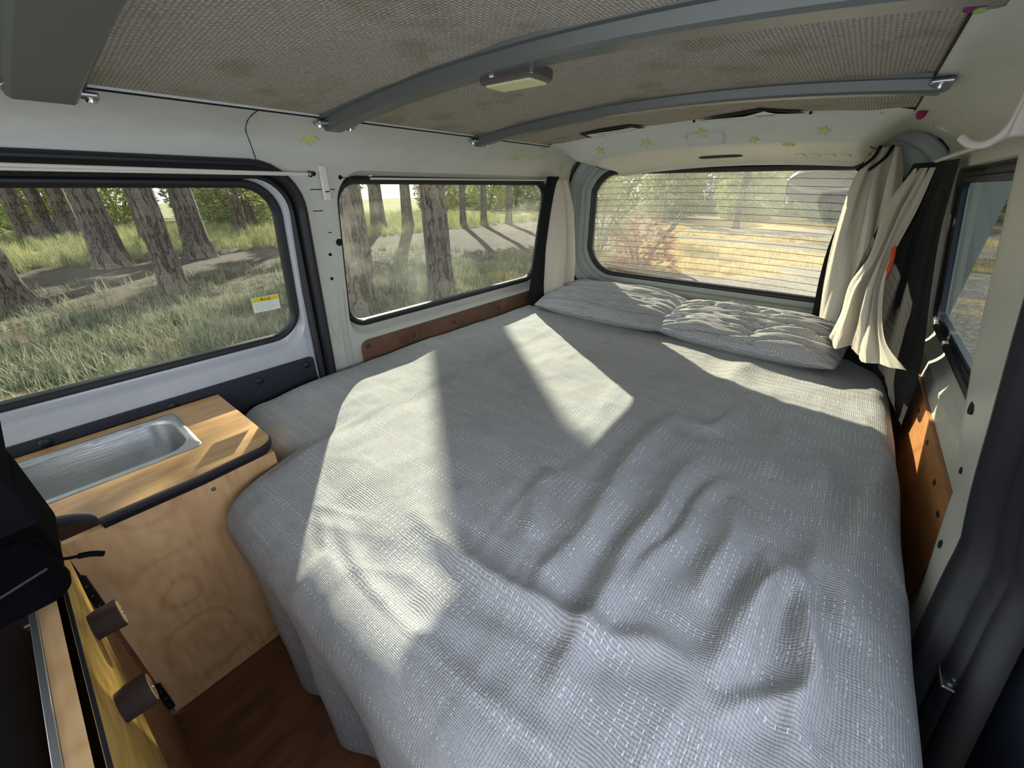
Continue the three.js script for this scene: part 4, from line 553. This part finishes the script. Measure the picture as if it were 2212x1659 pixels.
// trees
const barkTex = dtex(512, 512, [0.9, 1.4], (u, v) => { const w = fbm(u * 6, v * 3, 3, 6, 3), a = vn(u * 14 + 0, v * 5 + w * 0, 14, 5), r = Math.abs(2 * fbm(u * 14, v * 5, 5, 14, 5) - 1), k = ss(0.0, 0.1, r); return mixc([0.26, 0.22, 0.20], mixc([0.53, 0.50, 0.48], [0.44, 0.40, 0.37], a), k).map((c) => c * (0.85 + 0.3 * vn(u * 60, v * 40, 60, 40))); });
const barkBump = dtex(512, 512, [0.9, 1.4], (u, v) => ss(0.0, 0.16, Math.abs(2 * fbm(u * 14, v * 5, 5, 14, 5) - 1)), false);
const bark = std(0xd2ccc7, 0.95, { map: barkTex, bumpMap: barkBump, bumpScale: 0.03 });
function trunk(r0, r1, h, sd) { return grid(28, 40, (u, v) => { const a = u * 2 * Math.PI, y = v * v * h, r = lerp(r0, r1, Math.min(1, y / 4)) * (1 - 0.35 * y / h) * (1 + 0.35 * Math.exp(-y / 0.22)) * (1 + 0.1 * (vn(u * 9 + 0, y * 1.2 + sd, 9, 0) - 0.5)); return [r * Math.cos(a) + 0.06 * Math.sin(y * 0.7 + sd), y, r * Math.sin(a)]; }, (u, v) => [u * 2 * Math.PI * r0, v * v * h], true); }
function sprays(n, place, len) { // needle sprays
  const P = [], I = [];
  for (let i = 0; i < n; i++) { const [c, dir] = place(); for (let k = 0; k < 6; k++) { const d = new THREE.Vector3(dir[0] + rr(-0.8, 0.8), dir[1] + rr(-0.6, 0.5), dir[2] + rr(-0.8, 0.8)).normalize(), s = new THREE.Vector3(rr(-1, 1), rr(-1, 1), rr(-1, 1)).cross(d).normalize().multiplyScalar(len * 0.09), l = len * rr(0.6, 1.2), o = P.length / 3; P.push(c[0] - s.x, c[1] - s.y, c[2] - s.z, c[0] + s.x, c[1] + s.y, c[2] + s.z, c[0] + d.x * l, c[1] + d.y * l, c[2] + d.z * l); I.push(o, o + 1, o + 2); } }
  const g = new THREE.BufferGeometry(); g.setAttribute('position', new THREE.Float32BufferAttribute(P, 3)); g.setIndex(I); g.computeVertexNormals(); return g;
}
const needle = (c) => phy(c, 0.9, { transmission: 0.45, thickness: 0, side: THREE.DoubleSide });
const needles = [needle(new THREE.Color(0.17, 0.20, 0.08)), needle(new THREE.Color(0.27, 0.29, 0.10)), needle(new THREE.Color(0.12, 0.15, 0.08))];
const nearLabels = ['thick grey pine trunk at the left edge of the sliding door window', 'grey pine trunk with flared roots, second from the left window edge', 'slender pale pine trunk nearest the sticker on the door glass', 'grey pine trunk right of the slender pale one', 'wide pine trunk at the front edge of the quarter window', 'grey brown pine trunk in the middle of the quarter window'];
NEAR.forEach(([x, z, r0, r1], i) => {
  const t = thing('pine_tree', nearLabels[i], 'tree', [x, SOIL - 0.03, z], 'pines beside the van');
  part(t, 'trunk', trunk(r0, r1, 9, i * 3.1), bark);
  for (let k = 0; k < 5; k++) { const a = rr(0, 6.28), y = rr(4.2, 8); part(t, 'branch', tube([[0, y, 0], [Math.cos(a) * 0.9, y + 0.3, Math.sin(a) * 0.9], [Math.cos(a) * 2, y + 0.3, Math.sin(a) * 2]], 0.05, 8, 5), bark); }
  const f = part(t, 'foliage', sprays(900, () => { const a = rr(0, 6.28), y = rr(5.2, 10), q = rr(0.2, 1) * 2.3 * (1 - Math.abs(y - 7) / 4.5); return [[Math.cos(a) * q, y, Math.sin(a) * q], [Math.cos(a), -0.1, Math.sin(a)]]; }, 0.4), needles[0]); f.userData.kind = 'stuff';
  if (i === 4) { part(t, 'low_branch', tube([[0, 4.3, 0], [0, 4.55, -0.35], [0.05, 4.6, -0.95]], 0.035, 10, 6), bark); part(t, 'low_foliage', sprays(420, () => [[rr(-0.45, 0.45), rr(4.08, 5.5), rr(-0.86, -0.36)], [rr(-1, 1), -0.2, rr(-1, 1)]], 0.26), needles[0]).userData.kind = 'stuff'; }
});
function conifer(sd, mat) {
  const t = new THREE.Group(); t.name = 'background_pine_tree'; const H = 8.5;
  part(t, 'trunk', trunk(0.2, 0.16, H, sd), bark);
  const br = [], tips = []; for (let k = 0; k < 46; k++) { const y = rr(0.9, H - 0.4), a = rr(0, 6.28), l = rr(0.7, 1) * lerp(1.95, 0.4, (y - 0.9) / H); br.push(tube([[0, y, 0], [Math.cos(a) * l * 0.5, y + 0.12, Math.sin(a) * l * 0.5], [Math.cos(a) * l, y - 0.12 * l, Math.sin(a) * l]], 0.022, 5, 4)); tips.push([y, a, l]); }
  part(t, 'branches', merge(br), bark).userData.kind = 'stuff';
  part(t, 'foliage', sprays(1500, () => { const [y, a, l] = tips[Math.floor(rnd() * tips.length)], q = rr(0.25, 1), aa = a + rr(-0.25, 0.25); return [[Math.cos(aa) * l * q, y + 0.12 - 0.24 * q + rr(-0.12, 0.12), Math.sin(aa) * l * q], [Math.cos(aa) * 0.6, -0.15, Math.sin(aa) * 0.6]]; }, 0.34), mat).userData.kind = 'stuff';
  return t;
}
{
  const protos = [conifer(1, needles[0]), conifer(2, needles[1]), conifer(3, needles[2])], spots = [];
  const thicket = (mat) => { const t = new THREE.Group(); const st = []; for (let k = 0; k < 14; k++) { const a = rr(0, 6.28); st.push(tube([[0, 0, 0], [Math.cos(a) * 0.7, 1.6, Math.sin(a) * 0.7], [Math.cos(a) * 1.7, rr(2.4, 3.8), Math.sin(a) * 1.7]], 0.035, 6, 4)); } part(t, 'stems', merge(st), bark).userData.kind = 'stuff'; part(t, 'leaves', sprays(1900, () => { const a = rr(0, 6.28), y = rr(0.1, 4), q = Math.sqrt(rnd()) * 2.3 * Math.sqrt(Math.max(0.05, 1 - ((y - 1.8) / 2.4) ** 2)); return [[Math.cos(a) * q, y, Math.sin(a) * q], [Math.cos(a) * 0.6, 0.2, Math.sin(a) * 0.6]]; }, 0.36), mat).userData.kind = 'stuff'; return t; };
  const bushes = [thicket(needle(new THREE.Color(0.34, 0.37, 0.11))), thicket(needle(new THREE.Color(0.22, 0.25, 0.09)))]; let nb = 0;
  const bushAt = []; const bush = (x, z, s, label, group) => { if (bushAt.some((k) => Math.hypot(k[0] - x, k[1] - z) < 3.6)) return; const t = nb < 2 ? bushes[nb] : bushes[nb % 2].clone(); nb++; t.name = numbered('bush_thicket'); t.position.set(x, SOIL - 0.05, z); t.rotation.y = rr(0, 6.28); t.scale.setScalar(s); t.userData = { label, category: 'bush', group }; scene.add(t); bushAt.push([x, z]); };
  for (let row = 0; row < 2; row++) for (let i = 0; i < 8; i++) { const a = lerp(-0.32, 0.66, (i + row * 0.5) / 8), R = 26 + row * 6; if (a > 0.52 && a < 0.6) continue; bush(-R * Math.cos(a), -R * Math.sin(a) + 2.5, rr(0.62, 0.72) * R / 27, 'sunlit yellow green thicket closing off the wood on the left', 'thickets behind the left wood'); }
  for (let row = 0; row < 2; row++) for (let i = 0; i < 4; i++) { const a = lerp(0.72, 1.2, (i + row * 0.5) / 4), R = 38 + row * 7; bush(-R * Math.cos(a), -R * Math.sin(a), rr(0.8, 0.9) * R / 38, 'pale thicket on the far side of the quarter window view', 'far thickets to the left rear'); }
  for (let row = 0; row < 3; row++) for (let i = 0; i < 8; i++) { const a = lerp(1.24, 2.4, (i + (row % 2) * 0.5) / 8), R = 30 + row * 6.5; bush(-R * Math.cos(a), -R * Math.sin(a), rr(0.8, 0.9) * R / 31, 'grey green thicket along the far side of the clearing', 'far thickets behind the van'); }
  // left wood
  for (const [x, z] of [[-19, 1.2], [-20, -0.4], [-18.6, -1.6], [-21, -2.6], [-17.5, -3.2], [-20.5, -4.6], [-22.5, -6], [-19.5, -6.6], [-24, 2.6], [-25, -1.5], [-24.5, -4], [-28, 0.5], [-28, -6], [-27, -9], [-30, -3], [-16.2, -8.2], [-19.5, -9.3], [-17.8, -12.5], [-21.5, -12.2], [-14.5, -14.8], [-16.5, -18], [-12.4, -17.2], [-13.2, -21], [-10.2, -19.4], [-30, -14], [-34, -20], [-30, -26], [-26, -32], [-22, -30], [-34, -10], [-36, -4], [-36, 4], [-30, 7], [-8.5, -24], [-6, -27], [-11, -29], [-3, -30], [0, -27], [3, -31], [6, -27], [9, -24], [-16, -34], [-7, -36], [2, -38], [10, -34], [12, -18], [14, -13], [11, -9], [15, -24], [16, -6], [18, -18], [-1.5, -34], [20, -30], [-4.5, -22.5]]) spots.push([x, z]);
  const far = [[-21.6, -0.84, 0.26, 'far pine trunk, leftmost behind the thick trunk in the door window'], [-23, -1.45, 0.24, 'far pine trunk, second from the left in the door window'], [-22.6, -2.0, 0.3, 'far pine trunk, third from the left in the door window'], [-18.9, -3.45, 0.24, 'pine trunk showing between the flared trunk and the slender pale one'], [-22.4, -8.1, 0.22, 'thin far pine trunk near the rear corner of the door glass'], [-17.2, -11.55, 0.34, 'far pine trunk just right of the wide one in the quarter window'], [-15.9, -12.2, 0.26, 'far pine trunk left of the middle trunk in the quarter window'], [-15.6, -15.4, 0.16, 'thin far pine trunk right of the middle trunk in the quarter window'], [-15, -16.3, 0.16, 'second thin far pine trunk right of the middle trunk in the quarter window'], [-14.4, -17.6, 0.18, 'thin far pine trunk nearest the pale curtain in the quarter window']];
  const farCrown = sprays(700, () => { const a = rr(0, 6.28), y = rr(4.6, 8), q = rr(0.1, 1) * 0.8; return [[Math.cos(a) * q, y, Math.sin(a) * q], [Math.cos(a), -0.1, Math.sin(a)]]; }, 0.36), farTrunk = trunk(0.25, 0.2, 7.8, 4.4);
  far.forEach(([x, z, r, label]) => { const t = thing('far_pine_tree', label, 'tree', [x, SOIL - 0.03, z], 'far pine trunks'); const k = r / 0.25; part(t, 'trunk', farTrunk, bark).scale.set(k, 1, k); part(t, 'foliage', farCrown, needles[2]).userData.kind = 'stuff'; });
  const kept = []; for (const q of spots) if (kept.every((k) => Math.hypot(k[0] - q[0], k[1] - q[1]) > 4.1) && far.every((k) => Math.hypot(k[0] - q[0], k[1] - q[1]) > 2.9) && bushAt.every((k) => Math.hypot(k[0] - q[0], k[1] - q[1]) > 3.6)) kept.push(q);
  kept.forEach(([x, z], i) => { const b = protos[i % 3], t = i < 3 ? b : b.clone(); t.name = numbered('background_pine_tree'); const s = rr(0.8, 1.12); t.position.set(x, SOIL - 0.05, z); t.rotation.y = rr(0, 6.28); t.scale.setScalar(s); t.userData = { label: x < -13 && z > -12 ? 'leafy pine in the wood behind the trunks on the left' : z < -20 || x > 0 ? 'distant pine beyond the clearing behind the van' : 'pine at the edge of the clearing seen in the quarter window', category: 'tree', group: x < -13 && z > -12 ? 'pines in the left wood' : z < -20 || x > 0 ? 'pines beyond the clearing' : 'pines at the clearing edge' }; scene.add(t); });
  const nth = ['first', 'second', 'third', 'fourth', 'fifth', 'sixth', 'seventh', 'eighth', 'ninth'];
  for (const [grp, text] of [['pines in the left wood', 'leafy pine in the wood behind the left trunks, # of its row from the left'], ['pines at the clearing edge', 'pine at the clearing edge in the quarter window, # of its row from the left']]) scene.children.filter((o) => o.userData.group === grp).sort((a, b) => Math.atan2(b.position.z, -b.position.x) - Math.atan2(a.position.z, -a.position.x)).forEach((o, i) => { o.userData = { ...o.userData, label: text.replace('#', nth[i]) }; });
  const sh = (name, x, z, R, H, mat, n, label) => { const t = thing(name, label, 'shrub', [x, SOIL - 0.03, z]); const st = []; for (let k = 0; k < 9; k++) { const a = rr(0, 6.28); st.push(tube([[0, 0, 0], [Math.cos(a) * R * 0.4, H * 0.5, Math.sin(a) * R * 0.4], [Math.cos(a) * R * 0.9, H * rr(0.7, 1), Math.sin(a) * R * 0.9]], 0.02, 6, 4)); } part(t, 'stems', merge(st), bark); part(t, 'leaves', sprays(n, () => { const a = rr(0, 6.28), e = Math.acos(rr(-0.2, 1)), q = Math.cbrt(rnd()); return [[R * q * Math.sin(e) * Math.cos(a), H * (0.15 + 0.85 * q * Math.cos(e)), R * q * Math.sin(e) * Math.sin(a)], [Math.cos(a), 0.4, Math.sin(a)]]; }, 0.22), mat).userData.kind = 'stuff'; };
  sh('autumn_shrub', -3.4, -8.6, 0.75, 1.35, needle(new THREE.Color(0.42, 0.16, 0.07)), 260, 'reddish shrub behind the left part of the rear window');
  sh('leafy_shrub', -5.3, -10.3, 1.0, 1.9, needle(new THREE.Color(0.24, 0.27, 0.09)), 420, 'green shrub behind the reddish one at the rear window');
}
{ // rear mirror and wiper on the outside of the tailgate
  let t = thing('rear_mirror', 'round edged rear view mirror hanging outside the rear window', 'mirror', [-0.14, 0.0, -2.16]); t.rotation.x = 0.7;
  const sh = grid(40, 24, (u, v) => { const a = u * 6.2832, e = v * Math.PI / 2, cx = Math.sign(Math.cos(a)) * Math.abs(Math.cos(a)) ** 0.7, cy = Math.sign(Math.sin(a)) * Math.abs(Math.sin(a)) ** 0.7; return [0.135 * cx * Math.cos(e) ** 0.4, 0.075 * cy * Math.cos(e) ** 0.4, -0.06 * Math.sin(e)]; }, null, true);
  part(t, 'housing', sh, std(0x2a251f, 0.4)); part(t, 'glass', grid(40, 8, (u, v) => { const a = u * 6.2832, cx = Math.sign(Math.cos(a)) * Math.abs(Math.cos(a)) ** 0.7, cy = Math.sign(Math.sin(a)) * Math.abs(Math.sin(a)) ** 0.7; return [0.128 * cx * v, 0.068 * cy * v, 0.004 + 0.018 * (1 - v * v)]; }, null, true), std(0x75695f, 0.05, { metalness: 1 }));
  part(t, 'arm', tube([[0.02, 0.05, -0.03], [0.03, 0.12, -0.02], [0.03, 0.17, 0.06]], 0.012, 14, 8), std(0xb9bcbc, 0.4));
  t = thing('rear_wiper', 'black rear wiper lying along the bottom of the rear window', 'wiper', [0, 0, 0]);
  part(t, 'blade', tube([[-1.0, -0.372, -2.045], [-0.8, -0.385, -2.055], [-0.56, -0.392, -2.06]], 0.006, 20, 6), rubber);
  part(t, 'arm', tube([[-0.78, -0.382, -2.062], [-0.56, -0.392, -2.07], [-0.47, -0.44, -2.075]], 0.006, 20, 6), darkPlastic);
}
renderer.render(scene, camera);
